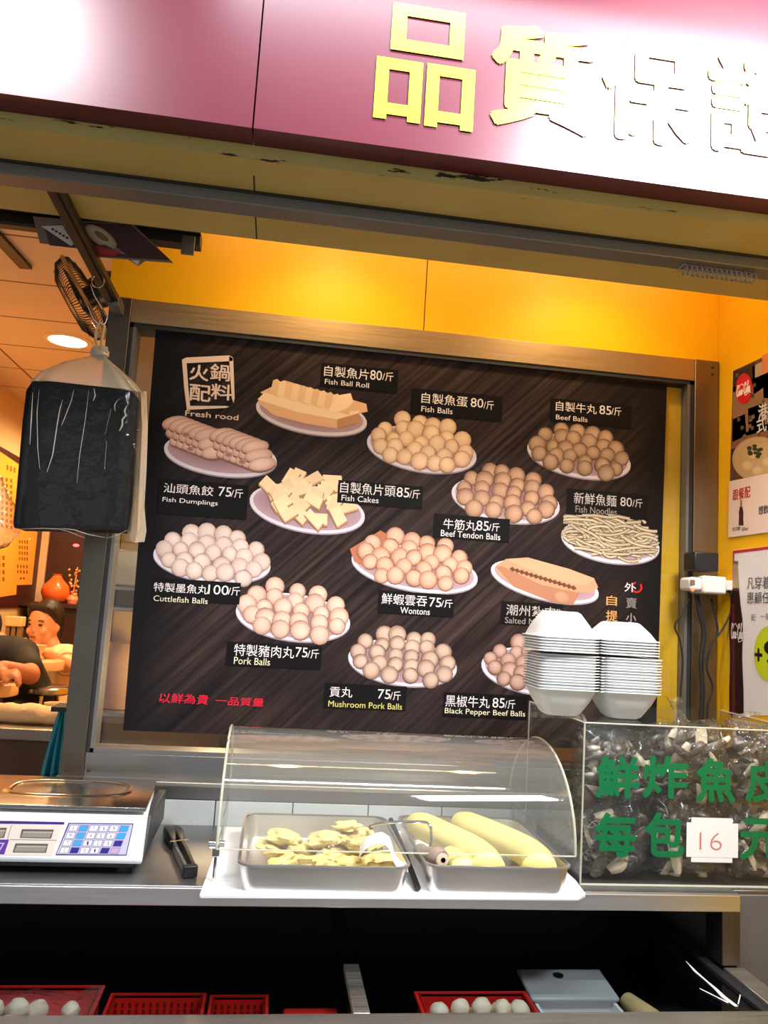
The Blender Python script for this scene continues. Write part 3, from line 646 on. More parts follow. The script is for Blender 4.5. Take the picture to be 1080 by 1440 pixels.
# ---------------------------------------------------------------- posters on the side wall
def wallprint(name, label, sheet, paper, fill):
    t = thing(name, hit(*sheet[3], Vector((1.228, 0, 0)), Vector((-1, 0, 0))), label, 'poster')
    P = [hit(*q, Vector((1.2275, 0, 0)), Vector((-1, 0, 0))) for q in sheet]
    MB().prism(P, (-0.0012, 0, 0)).build('sheet', paper, t, smooth=False)
    fill(t)
    return t
WP = Plane((1.2263, 0, 0), (-1, 0, 0), 0.0004)
PAPER = mat('peach_paper', rgb(240, 214, 196), 0.4, spec=0.35)
PAPER2 = mat('white_paper', rgb(236, 232, 228), 0.4, spec=0.35)
def fizz_word(mb, pl, tl, br, layer, col, lw):
    """flowing ribbon script, two swashed words"""
    A, B = pl.p(*tl, layer), pl.p(*br, layer); u, v = pl.uv(); w, h = (B - A).dot(u), (A - B).dot(v)
    def stroke(pts, k=1.0):
        P = []
        for i in range(len(pts) - 1):
            p0 = pts[max(i - 1, 0)]; p1, p2 = pts[i], pts[i + 1]; p3 = pts[min(i + 2, len(pts) - 1)]
            for s in range(5):
                t = s / 5; P.append(tuple(.5 * ((2 * b) + (c - a) * t + (2 * a - 5 * b + 4 * c - d) * t * t + (-a + 3 * b - 3 * c + d) * t ** 3) for a, b, c, d in zip(p0, p1, p2, p3)))
        P.append(pts[-1])
        for i in range(len(P) - 1):
            A[:] = A + pl.N * 2e-6
            (x0, y0), (x1, y1) = P[i], P[i + 1]; X0, Y0, X1, Y1 = x0 * w, y0 * h, x1 * w, y1 * h; l = math.hypot(X1 - X0, Y1 - Y0) or 1
            q = lw * k * (0.6 + .5 * abs((Y1 - Y0) / l)); nx, ny = -(Y1 - Y0) / l * q, (X1 - X0) / l * q; ex, ey = (X1 - X0) / l * q * .5, (Y1 - Y0) / l * q * .5
            o = lambda x, y: A + u * x + v * (y - h)
            mb.poly([o(X0 + nx - ex, Y0 + ny - ey), o(X0 - nx - ex, Y0 - ny - ey), o(X1 - nx + ex, Y1 - ny + ey), o(X1 + nx + ex, Y1 + ny + ey)], col)
    def o_(cx, r=.035): stroke([(cx + r * math.cos(a), .34 + .17 * math.sin(a)) for a in [i * PI / 4 for i in range(9)]])
    def a_(cx): o_(cx); stroke([(cx + .035, .52), (cx + .035, .25), (cx + .065, .2)])
    def C_(cx): stroke([(cx + .10, .72), (cx + .09, .95), (cx + .03, .92), (cx - .02, .6), (cx - .02, .3), (cx + .03, .14), (cx + .09, .25)])
    C_(.05); o_(.19); stroke([(.30, .48), (.26, .5), (.245, .3), (.28, .18), (.32, .25)]); a_(.36); stroke([(.43, .38), (.49, .40)], .9)
    C_(.56); o_(.70); stroke([(.77, .25), (.80, .7), (.83, .95), (.81, .98), (.79, .6), (.79, .2), (.83, .2)]); a_(.89)
    stroke([(.58, .14), (.62, -.02), (.75, .02), (.9, .1), (1.0, .02)], .8); stroke([(.06, .98), (.2, .85), (.36, .98), (.5, .78)], .7)
def p_top(t):
    mb = MB()
    shape(mb, WP, [(1031, 521.5), (1100, 490), (1100, 663), (1026.5, 677)], 0, rgb(96, 64, 48))
    # kitchen scene: blurred blocks behind the bowl
    for pts, c in (([(1031, 545), (1100, 515), (1100, 600), (1030, 618)], rgb(150, 112, 84)), ([(1031, 524), (1062, 509), (1062, 540), (1031, 552)], rgb(48, 34, 30)),
                   ([(1058, 516), (1072, 508), (1074, 545), (1060, 555)], rgb(178, 160, 136)), ([(1072, 500), (1100, 488), (1100, 560), (1074, 560)], rgb(226, 130, 84)),
                   ([(1030, 590), (1048, 582), (1050, 612), (1030, 622)], rgb(176, 138, 104)), ([(1052, 575), (1075, 566), (1076, 600), (1053, 608)], rgb(58, 42, 38)),
                   ([(1029, 616), (1080, 596), (1100, 592), (1100, 606), (1029, 632)], rgb(140, 96, 66)), ([(1029, 632), (1060, 618), (1058, 640), (1028, 652)], rgb(40, 36, 48))):
        shape(mb, WP, pts, .0002, c)
    for i in range(16):
        x, y = 1034 + rnd.uniform(0, 40), 518 + rnd.uniform(8, 95); shape(mb, WP, [(x, y), (x + 4, y - 2), (x + 5, y + 3), (x + 1, y + 5)], .0003 + i * 1e-5, vary(rgb(120, 90, 70), .5))
    disc(mb, WP, 1068, 646, 38, 32, .0006, rgb(214, 186, 142), rgb(190, 158, 116), 40); disc(mb, WP, 1070, 646, 33, 27, .0007, rgb(206, 172, 118), rgb(196, 162, 110), 40)
    for x, y, r in ((1052, 655, 9), (1066, 662, 9), (1080, 650, 9), (1060, 640, 8)): disc(mb, WP, x, y, r, r * .85, .0009 + x * 1e-8, rgb(224, 196, 150), rgb(200, 166, 118))
    for i in range(14):
        x, y = 1062 + rnd.uniform(-8, 9), 636 + rnd.uniform(-9, 8); disc(mb, WP, x, y, 3.5, 2.5, .0011 + i * 1e-5, rgb(62, 78, 44), rgb(40, 54, 32), 8)
    disc(mb, WP, 1047, 546.5, 11.5, 21.5, .0014, rgb(216, 32, 44), rgb(206, 28, 40), 36, .06, (0, 0))
    fizz_word(mb, WP, (1037, 543), (1057, 552), .0017, rgb(250, 235, 230), .0022)
    for tt, tl, br in (('港', (1067, 570), (1080, 588)), ('式', (1065, 588), (1079, 606)), ('滋味', (1080, 572), (1098, 588))): letters(mb, WP, tt, tl, br, .015, .0017, rgb(226, 216, 204))
    shape(mb, WP, [(1026.5, 677), (1100, 662), (1100, 746), (1025, 756)], .0020, rgb(238, 212, 196))
    letters(mb, WP, '跟餐配', (1031.5, 689), (1056.5, 699.5), .02, .0022, rgb(186, 50, 44))
    # small bottle
    bx, by = 1043.5, 703
    for prof, c, dz in (([(1.2, 0), (1.4, 8), (3.2, 17), (3.0, 24), (3.5, 36)], rgb(70, 32, 28), .0023), ([(1.2, 0), (1.3, 8), (1.8, 10)], rgb(150, 120, 100), .0024)):
        shape(mb, WP, [(bx - r, by + y) for r, y in prof] + [(bx + r, by + y) for r, y in prof[::-1]], dz, c)
    letters(mb, WP, '可口可樂', (1031, 742), (1042, 746), .02, .0023, rgb(90, 70, 62)); letters(mb, WP, '500ml', (1044, 742), (1053, 746), .02, .0023, rgb(90, 70, 62))
    letters(mb, WP, '想飲', (1068, 712), (1082, 722), .02, .0023, rgb(60, 46, 42))
    mb.build('print', PRT, t, ink=True, smooth=False)
wallprint('drink_poster', 'upper poster on the yellow side wall with a red oval badge and noodle bowl', [(1031, 521.5), (1100, 490.5), (1100, 746), (1025.5, 756)], PAPER, p_top)
def p_low(t):
    mb = MB()
    shape(mb, WP, [(1031, 774.5), (1100, 766), (1100, 770), (1031, 778.5)], .0002, rgb(196, 40, 52)); shape(mb, WP, [(1031, 775), (1033, 777), (1030.5, 1008), (1028, 1008)], .0003, rgb(170, 36, 48))
    # printed bottle
    prof = [(3.2, 790), (3.6, 793), (3.0, 797), (3.4, 803), (4.2, 820), (4.6, 827), (6.6, 850), (9.2, 870), (9.8, 888), (9.0, 905), (8.6, 925), (9.2, 948), (10, 968), (10.2, 1004)]
    X = lambda y: 1034.8 + (y - 790) * .006
    for k, (prf, c) in enumerate(((prof, rgb(44, 18, 18)), (prof[:6], rgb(176, 150, 110)), ([(r * .25, y) for r, y in prof[6:]], rgb(92, 30, 28)))):
        sh = 0 if k < 2 else -3.5
        shape(mb, WP, [(X(y) - r + sh, y) for r, y in prf] + [(X(y) + r + sh, y) for r, y in prf[::-1]], .0006 + k * 2e-4, c)
    shape(mb, WP, [(1031.5, 789), (1038.5, 789), (1038.5, 793), (1031.5, 793)], .0011, rgb(120, 104, 84))
    fizz_word(mb, WP, (1029, 876), (1047, 903), .0013, rgb(226, 214, 206), .0016)
    for tt, tl, br in (('凡穿着', (1051, 811.5), (1083, 828)), ('惠顧任', (1051, 832.5), (1083, 849))): letters(mb, WP, tt, tl, br, .004, .0008, rgb(84, 78, 78))
    letters(mb, WP, '配', (1057, 864), (1063, 873), 0, .0008, rgb(130, 124, 122)); letters(mb, WP, '一款', (1070, 862), (1084, 872), 0, .0008, rgb(130, 124, 122))
    disc(mb, WP, 1083, 919, 22, 39, .0010, rgb(206, 222, 34), rgb(200, 214, 30), 40, 0, (0, 0))
    letters(mb, WP, '+', (1062, 911), (1073, 931), .05, .0014, rgb(20, 20, 20)); letters(mb, WP, '9', (1075, 900), (1096, 936), .04, .0014, rgb(20, 20, 20))
    mb.build('print', PRT, t, ink=True, smooth=False)
wallprint('offer_poster', 'lower white poster on the side wall with a tall cola bottle and lime price disc', [(1031, 774), (1100, 766), (1100, 1005), (1028, 1008)], PAPER2, p_low)

# ---------------------------------------------------------------- plug adapters and cords in the corner
ad = thing('power_adapter', at(996, 840, 2.03), 'white plug adapter with a red light beside the window post', 'adapter')
a0, a1 = at(968, 806, 2.0), at(1020, 838, 2.0)
MB().box(a0.x + 0.035, a1.x - 0.004, 1.985, 2.06, a1.z + 0.003, a0.z - 0.004).build('body', mat('ivory_plastic', rgb(222, 214, 204), 0.4), ad, bevel=0.006)
MB().box(a0.x, a0.x + 0.037, 1.99, 2.05, a1.z + 0.008, a0.z - 0.010).build('socket_end', MATS['ivory_plastic'], ad, bevel=0.008)
MB().box(a1.x - 0.004, 1.2276, 2.0, 2.05, a1.z + 0.015, a0.z - 0.012).build('wall_plug', MATS['ivory_plastic'], ad, bevel=0.003)
q = at(974, 829, 1.989)
partlabel(MB().lathe((q.x, 1.99, q.z), [(0.005, 0), (0.004, 0.003), (0.001, 0.004)], 12, 'Y').build('indicator', mat('red_indicator', (0.9, 0.1, 0.03), 0.3, emit=(1, 0.15, 0.05), estr=2.5), ad), 'small glowing red indicator')
MB().box(q.x - 0.006, q.x + 0.006, 1.988, 1.991, q.z + 0.012, q.z + 0.026).build('switch', mat('grey_brown_plastic', rgb(110, 92, 74), 0.5), ad)
b0, b1 = at(977, 775, 1.99), at(1011, 804, 1.99)
tag(MB().box(b0.x, b1.x, 1.99, 2.05, b1.z, b0.z).build('charger', BLACK, bevel=0.004), 'black charger block plugged on top of the white adapter', 'charger')
def cord(px, Y, r, label):
    P = [at(x, y, yy) for (x, y), yy in zip(px, Y)] if isinstance(Y, list) else [at(x, y, Y) for x, y in px]
    Q = []
    for i in range(len(P) - 1):
        p0, p1, p2, p3 = P[max(i - 1, 0)], P[i], P[i + 1], P[min(i + 2, len(P) - 1)]
        for s in range(6):
            t = s / 6; Q.append(.5 * ((2 * p1) + (p2 - p0) * t + (2 * p0 - 5 * p1 + 4 * p2 - p3) * t * t + (-p0 + 3 * p1 - 3 * p2 + p3) * t ** 3))
    Q.append(P[-1])
    tag(MB().tube(Q, r, 7).build('electric_cable', BLACKR), label, 'cable', 'cables below the adapters')
cord([(980, 836), (984, 860), (990, 890), (986, 930), (988, 970), (986, 1012)], 2.03, 0.0065, 'thick black cord hanging straight down from the white adapter')
cord([(1000, 842), (1006, 865), (1009, 890), (998, 912), (994, 940), (1002, 965), (996, 990), (994, 1012)], 2.02, 0.0028, 'thin black cord looping down in front of the thick cord')
cord([(1020, 825), (1028, 838), (1027, 862), (1016, 885), (1000, 908), (992, 930)], 2.01, 0.0026, 'thin black cord curving from the right side of the adapter')
cord([(970, 842), (960, 862), (949, 880), (956, 900), (960, 930), (957, 975), (955, 1010)], 2.03, 0.0026, 'thin black cord bulging left across the window post')

# ---------------------------------------------------------------- counter
cnt = thing('service_counter', (0.2, 1.85, 0.0), 'stainless steel service counter below the window', 'counter')
ZC = 1.0
MB().box(-1.6, 1.024, 1.637, 2.061, ZC - 0.034, ZC).build('worktop', brushed('counter_steel', (0.36, 0.36, 0.365), 0.42, (1, 30, 30)), cnt, bevel=0.002)
MB().box(-1.6, 1.024, 1.634, 1.640, ZC - 0.036, ZC - 0.003).build('front_edge', PANSTEEL, cnt, bevel=0.0015)
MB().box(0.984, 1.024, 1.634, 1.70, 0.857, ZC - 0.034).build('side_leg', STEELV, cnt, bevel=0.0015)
MB().box(-1.6, 1.024, 2.0, 2.061, 0.0, ZC - 0.034).build('back_panel', mat('dark_steel_paint', rgb(44, 43, 42), 0.35, 0.5), cnt, smooth=False)
tag(MB().box(1.03, 1.226, 1.655, 2.06, 0.0, 0.992).build('side_cabinet', mat('dark_grey_cabinet', rgb(96, 92, 88), 0.5, vary=0.08), bevel=0.002), 'dark grey cabinet side right of the steel counter', 'cabinet')
tag(MB().box(1.024, 1.226, 1.66, 2.06, 0.9925, 0.9995).build('cabinet_top', DSTEEL, bevel=0.001), 'narrow steel sheet on the grey cabinet, under the acrylic bin', 'sheet')

# ---------------------------------------------------------------- chilled chest in front of the counter
chest = thing('chest_display', (0.2, 1.7, 0.0), 'low chilled display chest with steel rim below the counter', 'display case')
DK = mat('chest_dark_liner', rgb(38, 37, 38), 0.45, 0.3)
RZ = 0.857
MB().box(-1.6, 1.06, 1.395, 1.452, RZ - 0.03, RZ).build('front_rim', STEEL, chest, bevel=0.002)
MB().box(0.985, 1.03, 1.452, 1.632, RZ - 0.03, RZ - 0.001).build('side_rim', STEEL, chest, bevel=0.002)
MB().box(0.965, 0.985, 1.452, 2.0, RZ - 0.05, RZ - 0.008).build('side_ledge', mat('dark_ledge', rgb(60, 60, 62), 0.35, 0.6), chest, smooth=False)
MB().box(0.192, 0.222, 1.452, 1.643, RZ - 0.012, RZ).build('divider_rail', STEEL, chest, bevel=0.0015)
MB().box(-1.6, 1.03, 1.41, 1.45, 0.0, RZ - 0.03).box(0.985, 1.03, 1.45, 1.995, 0.0, RZ - 0.05).box(-1.6, 0.985, 1.45, 1.995, 0.0, 0.72).build('body', DK, chest, smooth=False)
GC = film('chest_glass', (0.80, 0.82, 0.83), 1.0, 0.03, haze=0.0)
for x0, x1 in ((-1.6, 0.190), (0.224, 0.964)):
    partlabel(MB().box(x0, x1, 1.46, 1.99, RZ - 0.018, RZ - 0.014).build('glass_lid', GC, chest, smooth=False), 'dark reflecting sliding glass lid')
tp = MB()
for i in range(9):
    P = [(900 + i * 8 - 4, 1322 + i * 9.5), (930 + i * 8, 1330 + i * 9)]
pts = [atz(x, y, RZ - 0.012) for x, y in ((965, 1352), (978, 1366), (992, 1378), (1006, 1390), (1018, 1402), (1036, 1415))]
pts2 = [atz(x, y, RZ - 0.012) for x, y in ((984, 1390), (996, 1396), (1008, 1402), (1024, 1410))]
pts3 = [atz(x, y, RZ - 0.012) for x, y in ((1041, 1380), (1042, 1395), (1038, 1412))]
tp.tube(pts, [.001, .003, .002, .0035, .005, .004], 6, flat=.3); tp.tube(pts2, [.001, .002, .0015, .003], 6, flat=.3); tp.tube(pts3, [.0012, .001, .001], 6, flat=.4)
partlabel(tp.build('torn_tape', mat('torn_white_tape', rgb(225, 222, 215), 0.6), chest), 'torn strips of white tape on the glass')
RED = mat('red_plastic', rgb(208, 40, 30), 0.4, spec=0.4)
def basket(x0, x1, y0, y1, z0, z1, label, grid=True, t=0.003, fl=0.0):
    r = thing('crate', ((x0 + x1) / 2, (y0 + y1) / 2, z0), label, 'crate', 'red crates in the chest')
    mb = MB()
    mb.box(x0, x1, y0, y1, z0 + fl, z0 + fl + t)
    for a, b, c, d in ((x0, x1, y0, y0 + t), (x0, x1, y1 - t, y1), (x0, x0 + t, y0, y1), (x1 - t, x1, y0, y1)): mb.box(a, b, c, d, z0, z1)
    mb.build('body', RED, r, smooth=False)
    e = 0.007
    MB().box(x0 - e, x1 + e, y0 - e, y0 + t, z1 - 0.006, z1).box(x0 - e, x1 + e, y1 - t, y1 + e, z1 - 0.006, z1).box(x0 - e, x0 + t, y0, y1, z1 - 0.006, z1).box(x1 - t, x1 + e, y0, y1, z1 - 0.006, z1).build('rim', RED, r, bevel=0.001)
    if grid:
        g = MB(); n = int((x1 - x0) / 0.012)
        for i in range(n):
            x = x0 + 0.006 + i * (x1 - x0 - 0.012) / (n - 1)
            for k in range(2): g.box(x - .0022, x + .0022, y1 - t - .0008, y1 - t, z1 - 0.022 - k * 0.012, z1 - 0.014 - k * 0.012)
        g.build('slots', mat('dark_red_slot', rgb(96, 18, 16), 0.6), r, smooth=False)
    return r
ZF = 0.722
def red_flat():
    basket(-0.243, -0.075, 1.50, 1.672, ZF, 0.788, 'red slotted crate in the middle of the left chest half')
    basket(-0.055, 0.045, 1.52, 1.668, ZF, 0.786, 'small red crate right of the slotted one in the left chest half')
    basket(-0.46, -0.265, 1.475, 1.65, ZF, 0.812, 'red crate at the left end, with fish balls in a clear bag', False, fl=.064)
    basket(0.335, 0.545, 1.475, 1.600, ZF, 0.822, 'red basket of white fish balls in the right chest half', False, fl=.064)
red_flat()
tag(MB().box(0.08, 0.185, 1.50, 1.64, ZF, 0.778).build('crate', RED, bevel=0.004), 'red box half hidden beside the steel divider rail', 'crate', 'red crates in the chest')
BALL = mat('fish_ball', rgb(232, 222, 196), 0.45, vary=0.06, scale=30, spec=0.45, sss=0.1)
fbm = MB().ell((0, 0, 0.0165), (0.019, 0.018, 0.0165), 14, 10, jit=0.12, seed=2)
ball0 = None; cnt_b = 0
WORDS = ['first', 'second', 'third', 'fourth', 'fifth', 'sixth', 'seventh', 'eighth', 'ninth', 'tenth', 'eleventh', 'twelfth', 'thirteenth', 'fourteenth']
def put_balls(spots, text, group):
    global ball0
    for i, (x, y, z) in enumerate(spots):
        if ball0 is None: ball0 = fbm.build('fish_ball', BALL, base=(0, 0, 0)); o = ball0
        else: o = ball0.copy(); COL.objects.link(o)
        o.location = (x, y, z); o.rotation_euler = (0, 0, rnd.uniform(0, 6)); k = rnd.uniform(.9, 1.1); o.scale = (k, k, k)
        tag(o, text % WORDS[i], 'fish ball', group)
put_balls([(0.362 + i * 0.039, 1.515, ZF + 0.068) for i in range(5)] + [(0.368 + i * 0.039, 1.555, ZF + 0.070) for i in range(5)] + [(0.405 + i * .041, 1.545, ZF + 0.082) for i in range(3)],
          'white fish ball in the right red basket, %s from front left', 'fish balls in the red basket')
put_balls([(-0.435 + i * 0.040, 1.52, ZF + 0.068) for i in range(4)] + [(-0.437 + i * 0.040, 1.565, ZF + 0.070) for i in range(3)] + [(-0.300, 1.57, ZF + .070)] + [(-0.425 + i * 0.04, 1.55, ZF + 0.082) for i in range(2)],
          'pale fish ball under plastic at the left end, %s from front left', 'fish balls in the left crate')
pb = MB(); G = 14; rings = []
for i in range(G + 1):
    t = i / G; x = -0.47 + t * 0.215; rings.append([Vector((x, 1.48 + .16 * j / 8, 0.806 + 0.026 * math.sin(PI * min(1, t * 1.1 + .1)) * math.sin(PI * (j + .3) / 9) + 0.004 * mnoise.noise(Vector((x * 60, j, 0))) + (.012 if t > .8 else 0) * t)) for j in range(9)])
pb.loft(rings, False, False, False)
FILM = film('clear_bag_film', (0.97, 0.97, 0.96), 1.3, 0.12, haze=0.06, bump=0.6, bscale=55)
tag(pb.build('plastic_sheet', FILM), 'crumpled clear plastic over the fish balls in the left crate', 'plastic bag')
fbx = thing('foam_box', (0.66, 1.62, ZF), 'white foam box with its grey lid ajar in the chest', 'box')
MB().loft([[(0.575 + e, 1.50 + e, z), (0.745 - e, 1.50 + e, z), (0.745 - e, 1.63 - e, z), (0.575 + e, 1.63 - e, z)] for e, z in ((0.012, ZF), (0, 0.795), (0.006, 0.795), (0.016, ZF + .01))]).build('box_body', FOAM, fbx, smooth=False)
MB().obox((0.66, 1.665, 0.806), (0.092, 0, 0), (0, 0.052, 0.006), (0, -0.0005, 0.005)).build('box_lid', mat('grey_lid', rgb(178, 182, 182), 0.35), fbx, bevel=0.004)
MB().lathe((0.65, 1.69, 0.8145), [(0.011, 0), (0.011, 0.002), (0.006, 0.002)], 14).build('lid_button', BLACK, fbx)
rl = thing('fish_roll', (0.815, 1.55, ZF), 'yellowish fish roll lying at the right end of the chest', 'fish roll')
MB().tube([(0.79, 1.66, ZF + .055), (0.80, 1.58, ZF + .055), (0.81, 1.52, ZF + .05), (0.812, 1.51, ZF + .05)], [.018, .026, .026, .018], 14).build('roll', mat('chilled_roll', rgb(206, 184, 130), 0.5, vary=.08), rl)
MB().box(0.765, 0.85, 1.49, 1.68, ZF, ZF + 0.025).build('tray', mat('grey_tray', rgb(100, 104, 104), .5), rl, bevel=.003)

# ---------------------------------------------------------------- white board under the trays
tag(MB().prism([(-0.092, 1.567, ZC), (0.645, 1.580, ZC), (0.668, 1.60, ZC), (0.678, 1.675, ZC), (0.682, 2.02, ZC), (-0.075, 2.02, ZC)], (0, 0, 0.010)).build('cutting_board', mat('white_board', rgb(244, 244, 244), 0.3), bevel=0.003),
    'white cutting board under the roll-top cover and trays', 'board')
ZT = ZC + 0.010
def rrect(cx, cy, hx, hy, r, z, n=5):
    P = []
    for sx, sy, a0 in ((1, 1, 0), (-1, 1, PI / 2), (-1, -1, PI), (1, -1, 1.5 * PI)):
        for i in range(n + 1):
            a = a0 + i * PI / 2 / n; P.append(Vector((cx + sx * (hx - r) + r * math.cos(a), cy + sy * (hy - r) + r * math.sin(a), z)))
    return P
def tray(x0, x1, y0, y1, h, label):
    r = thing('tray', ((x0 + x1) / 2, (y0 + y1) / 2, ZT), label, 'tray', 'steel trays on the white board')
    cx, cy, hx, hy = (x0 + x1) / 2, (y0 + y1) / 2, (x1 - x0) / 2, (y1 - y0) / 2
    g = 0.012
    MB().loft([rrect(cx, cy, hx - g, hy - g, .025, ZT), rrect(cx, cy, hx - .004, hy - .004, .03, ZT + h - .003), rrect(cx, cy, hx - .006, hy - .006, .03, ZT + h - .003), rrect(cx, cy, hx - g - .002, hy - g - .002, .025, ZT + .002)]).build('pan', PANSTEEL, r, ang=1.0)
    MB().loft([rrect(cx, cy, hx - .004, hy - .004, .03, ZT + h - .004), rrect(cx, cy, hx, hy, .032, ZT + h - .0035), rrect(cx, cy, hx, hy, .032, ZT + h), rrect(cx, cy, hx - .006, hy - .006, .03, ZT + h)], False, False).build('rim', PANSTEEL, r, ang=1.0)
    return r
tray(-0.028, 0.306, 1.568, 1.945, 0.052, 'left steel tray of pale yellow fish cake pieces under the clear cover')
tray(0.332, 0.634, 1.573, 1.95, 0.055, 'right steel tray of whole yellow fish rolls under the clear cover')
# fish cake pieces
FISH = mat('fried_fish_cake', rgb(226, 208, 140), 0.5, vary=0.10, scale=22, bump=0.25, bscale=90, spec=0.4, sss=0.1)
fish_spots = [(0.03, 1.80, 0), (0.075, 1.84, 0), (0.10, 1.79, 0), (0.055, 1.75, .0), (0.13, 1.83, 0), (0.17, 1.77, 0), (0.20, 1.83, 0), (0.235, 1.79, 0), (0.262, 1.74, 0), (0.15, 1.72, 0), (0.20, 1.71, 0), (0.11, 1.70, 0),
              (0.06, 1.80, .024), (0.18, 1.79, .026), (0.225, 1.82, .026), (0.215, 1.75, .026), (0.15, 1.78, .028), (0.25, 1.66, 0), (0.20, 1.65, 0), (0.195, 1.80, .05), (0.155, 1.66, 0), (0.06, 1.69, 0)]
variants = []
for k in range(4):
    mb = MB().ell((0, 0, 0.013), (0.038, 0.024, 0.013), 18, 10, jit=0.55, seed=k + 5)
    variants.append(mb.build('fish_cake_piece', FISH, base=(0, 0, 0)))
WH_ = ['at the back left', 'behind the leftmost piece', 'left of the middle, low', 'at the front left', 'at the back, left of the middle', 'in the middle of the bottom layer', 'at the back, right of the middle', 'right of the middle, low', 'at the right end, beside the curved tongs',
       'at the front, left of the middle', 'at the front, right of the middle', 'second from the front left', 'lying on top at the back left', 'on top in the middle', 'on top, back right', 'on top, near the curved tongs', 'on top, left of the peak', 'in the front right corner', 'at the front, second from the right', 'topmost, at the peak of the pile', 'at the front, in the middle', 'nearest the left front corner']
for i, (x, y, z) in enumerate(fish_spots):
    o = variants[i] if i < 4 else variants[i % 4].copy()
    if i >= 4: COL.objects.link(o)
    o.location = (x, y - 0.02, ZT + .009 + z); o.rotation_euler = (rnd.uniform(-.3, .3), rnd.uniform(-.35, .35), rnd.uniform(-1.2, 1.2)); k = rnd.uniform(.85, 1.15); o.scale = (k, k, k)
    tag(o, 'fish cake piece in the left tray, ' + WH_[i], 'fish cake', 'fish cake pieces in the left tray')
# whole rolls
def roll(pts, r, label, cut=False):
    rr = thing('fish_roll', (pts[0][0], pts[0][1], ZT + .003), label, 'fish roll')
    P = []
    V = [Vector(p) for p in pts]
    for i in range(len(V) - 1):
        p0, p1, p2, p3 = V[max(i - 1, 0)], V[i], V[i + 1], V[min(i + 2, len(V) - 1)]
        for s in range(6):
            t = s / 6; P.append(.5 * ((2 * p1) + (p2 - p0) * t + (2 * p0 - 5 * p1 + 4 * p2 - p3) * t * t + (-p0 + 3 * p1 - 3 * p2 + p3) * t ** 3))
    P.append(V[-1]); n = len(P)
    R = [r * min(1, .80 + .2 * min(i, (n - 1 - i) * 3) / 2) for i in range(n)]
    mb = MB().tube(P, R, 18, flat=0.82); mb.build('roll_body', mat('fish_roll_skin', rgb(228, 214, 138), 0.5, vary=.08, scale=18, sss=0.1), rr, ang=1.2)
    if cut:
        d = (P[-1] - P[-2]).normalized(); a = d.cross(Vector((0, 0, 1))).normalized(); b = a.cross(d)
        partlabel(MB().loft([[P[-1] + d * e + a * math.cos(2 * PI * j / 20) * r * .72 * s + b * math.sin(2 * PI * j / 20) * r * .6 * s for j in range(20)] for e, s in ((0, 1.0), (.002, .97))]).build('cut_face', mat('white_fish_flesh', rgb(236, 232, 214), 0.5), rr), 'white cut face')
zr = ZT + .040
roll([(0.372, 1.90, zr + .01), (0.415, 1.80, zr + .01), (0.455, 1.71, zr + .008), (0.468, 1.66, zr + .004), (0.466, 1.605, zr)], .036, 'bent yellow fish roll in the middle of the right tray')
roll([(0.480, 1.91, zr + .012), (0.528, 1.81, zr + .012), (0.572, 1.72, zr + .008), (0.583, 1.66, zr + .004), (0.572, 1.605, zr)], .036, 'bent yellow fish roll at the right end of the right tray')
roll([(0.400, 1.695, zr - .004), (0.412, 1.67, zr - .004), (0.416, 1.64, zr - .004), (0.420, 1.612, zr - .004)], .029, 'short yellow fish roll with a white cut face in the right tray', True)
kn = thing('wrapped_handle', (0.365, 1.61, ZT + .02), 'round handle end wrapped in brownish film at the left front of the right tray', 'handle')
c0 = at(622, 1208, 1.60)
MB().tube([(0.345, 1.70, ZT + .045), (0.352, 1.66, ZT + .045), (c0.x - .004, 1.612, c0.z), (c0.x, 1.60, c0.z)], [.016, .019, .020, .015], 16).build('grip', mat('brownish_film', rgb(150, 132, 120), 0.3, vary=.15, scale=40), kn)
MB().lathe((c0.x, 1.599, c0.z), [(.012, 0), (.0125, .003), (.006, .0035)], 18, 'Y').build('end_ring', mat('cream_ring', rgb(222, 206, 172), .4), kn)
MB().lathe((c0.x + .001, 1.5965, c0.z - .001), [(.006, 0), (.005, .001)], 14, 'Y').build('hole', mat('brown_core', rgb(86, 58, 40), .6), kn)

# tongs: white S-curved jaw over the left tray's corner
tg = thing('serving_tongs', at(560, 1222, 1.60), 'white curved plastic tongs hooked over the right corner of the left tray', 'tongs')
P = [(506, 1197), (512, 1187), (524, 1180), (537, 1178), (547, 1184), (551, 1194), (553, 1204), (558, 1213), (566, 1219), (574, 1219.5)]
mb = MB(); Wd = [(9), 9, 9.5, 10, 10, 9, 8, 7, 6, 5]; ringz = []
V = [at(x, y, 1.655 - .005 * i) for i, (x, y) in enumerate(P)]
rings = []
for i, p in enumerate(V):
    t = (V[min(i + 1, 9)] - V[max(i - 1, 0)]).normalized(); b = Vector((0.15, 1, 0.12)).normalized(); n_ = t.cross(b).normalized(); w = .030 - .0012 * i; th = .002
    nn = [p + b * w + n_ * th, p - b * w + n_ * th, p - b * w - n_ * th, p + b * w - n_ * th]; rings.append(nn)
mb.loft(rings).build('jaw', WHITE, tg, bevel=.0015, sub=1)
Q = [(521, 1163), (528, 1159.5), (545, 1157), (570, 1155.5), (592, 1155.5), (602, 1157), (606, 1164), (607, 1180), (604, 1196)]
tg2 = thing('wire_tongs', at(604, 1200, 1.72), 'thin steel wire tongs standing up between the two trays', 'tongs')
MB().tube([at(x, y, 1.78 - .008 * i) for i, (x, y) in enumerate(Q)], .0032, 8).build('wire', CHROME, tg2)
MB().tube([at(519, 1165, 1.78), at(523, 1162, 1.78)], [.005, .005], 8).build('tip', mat('brown_tip', rgb(90, 66, 54), .4), tg2)
st = [at(556, 1172, 1.88), at(598, 1212, 1.70), at(612, 1254, 1.60)]
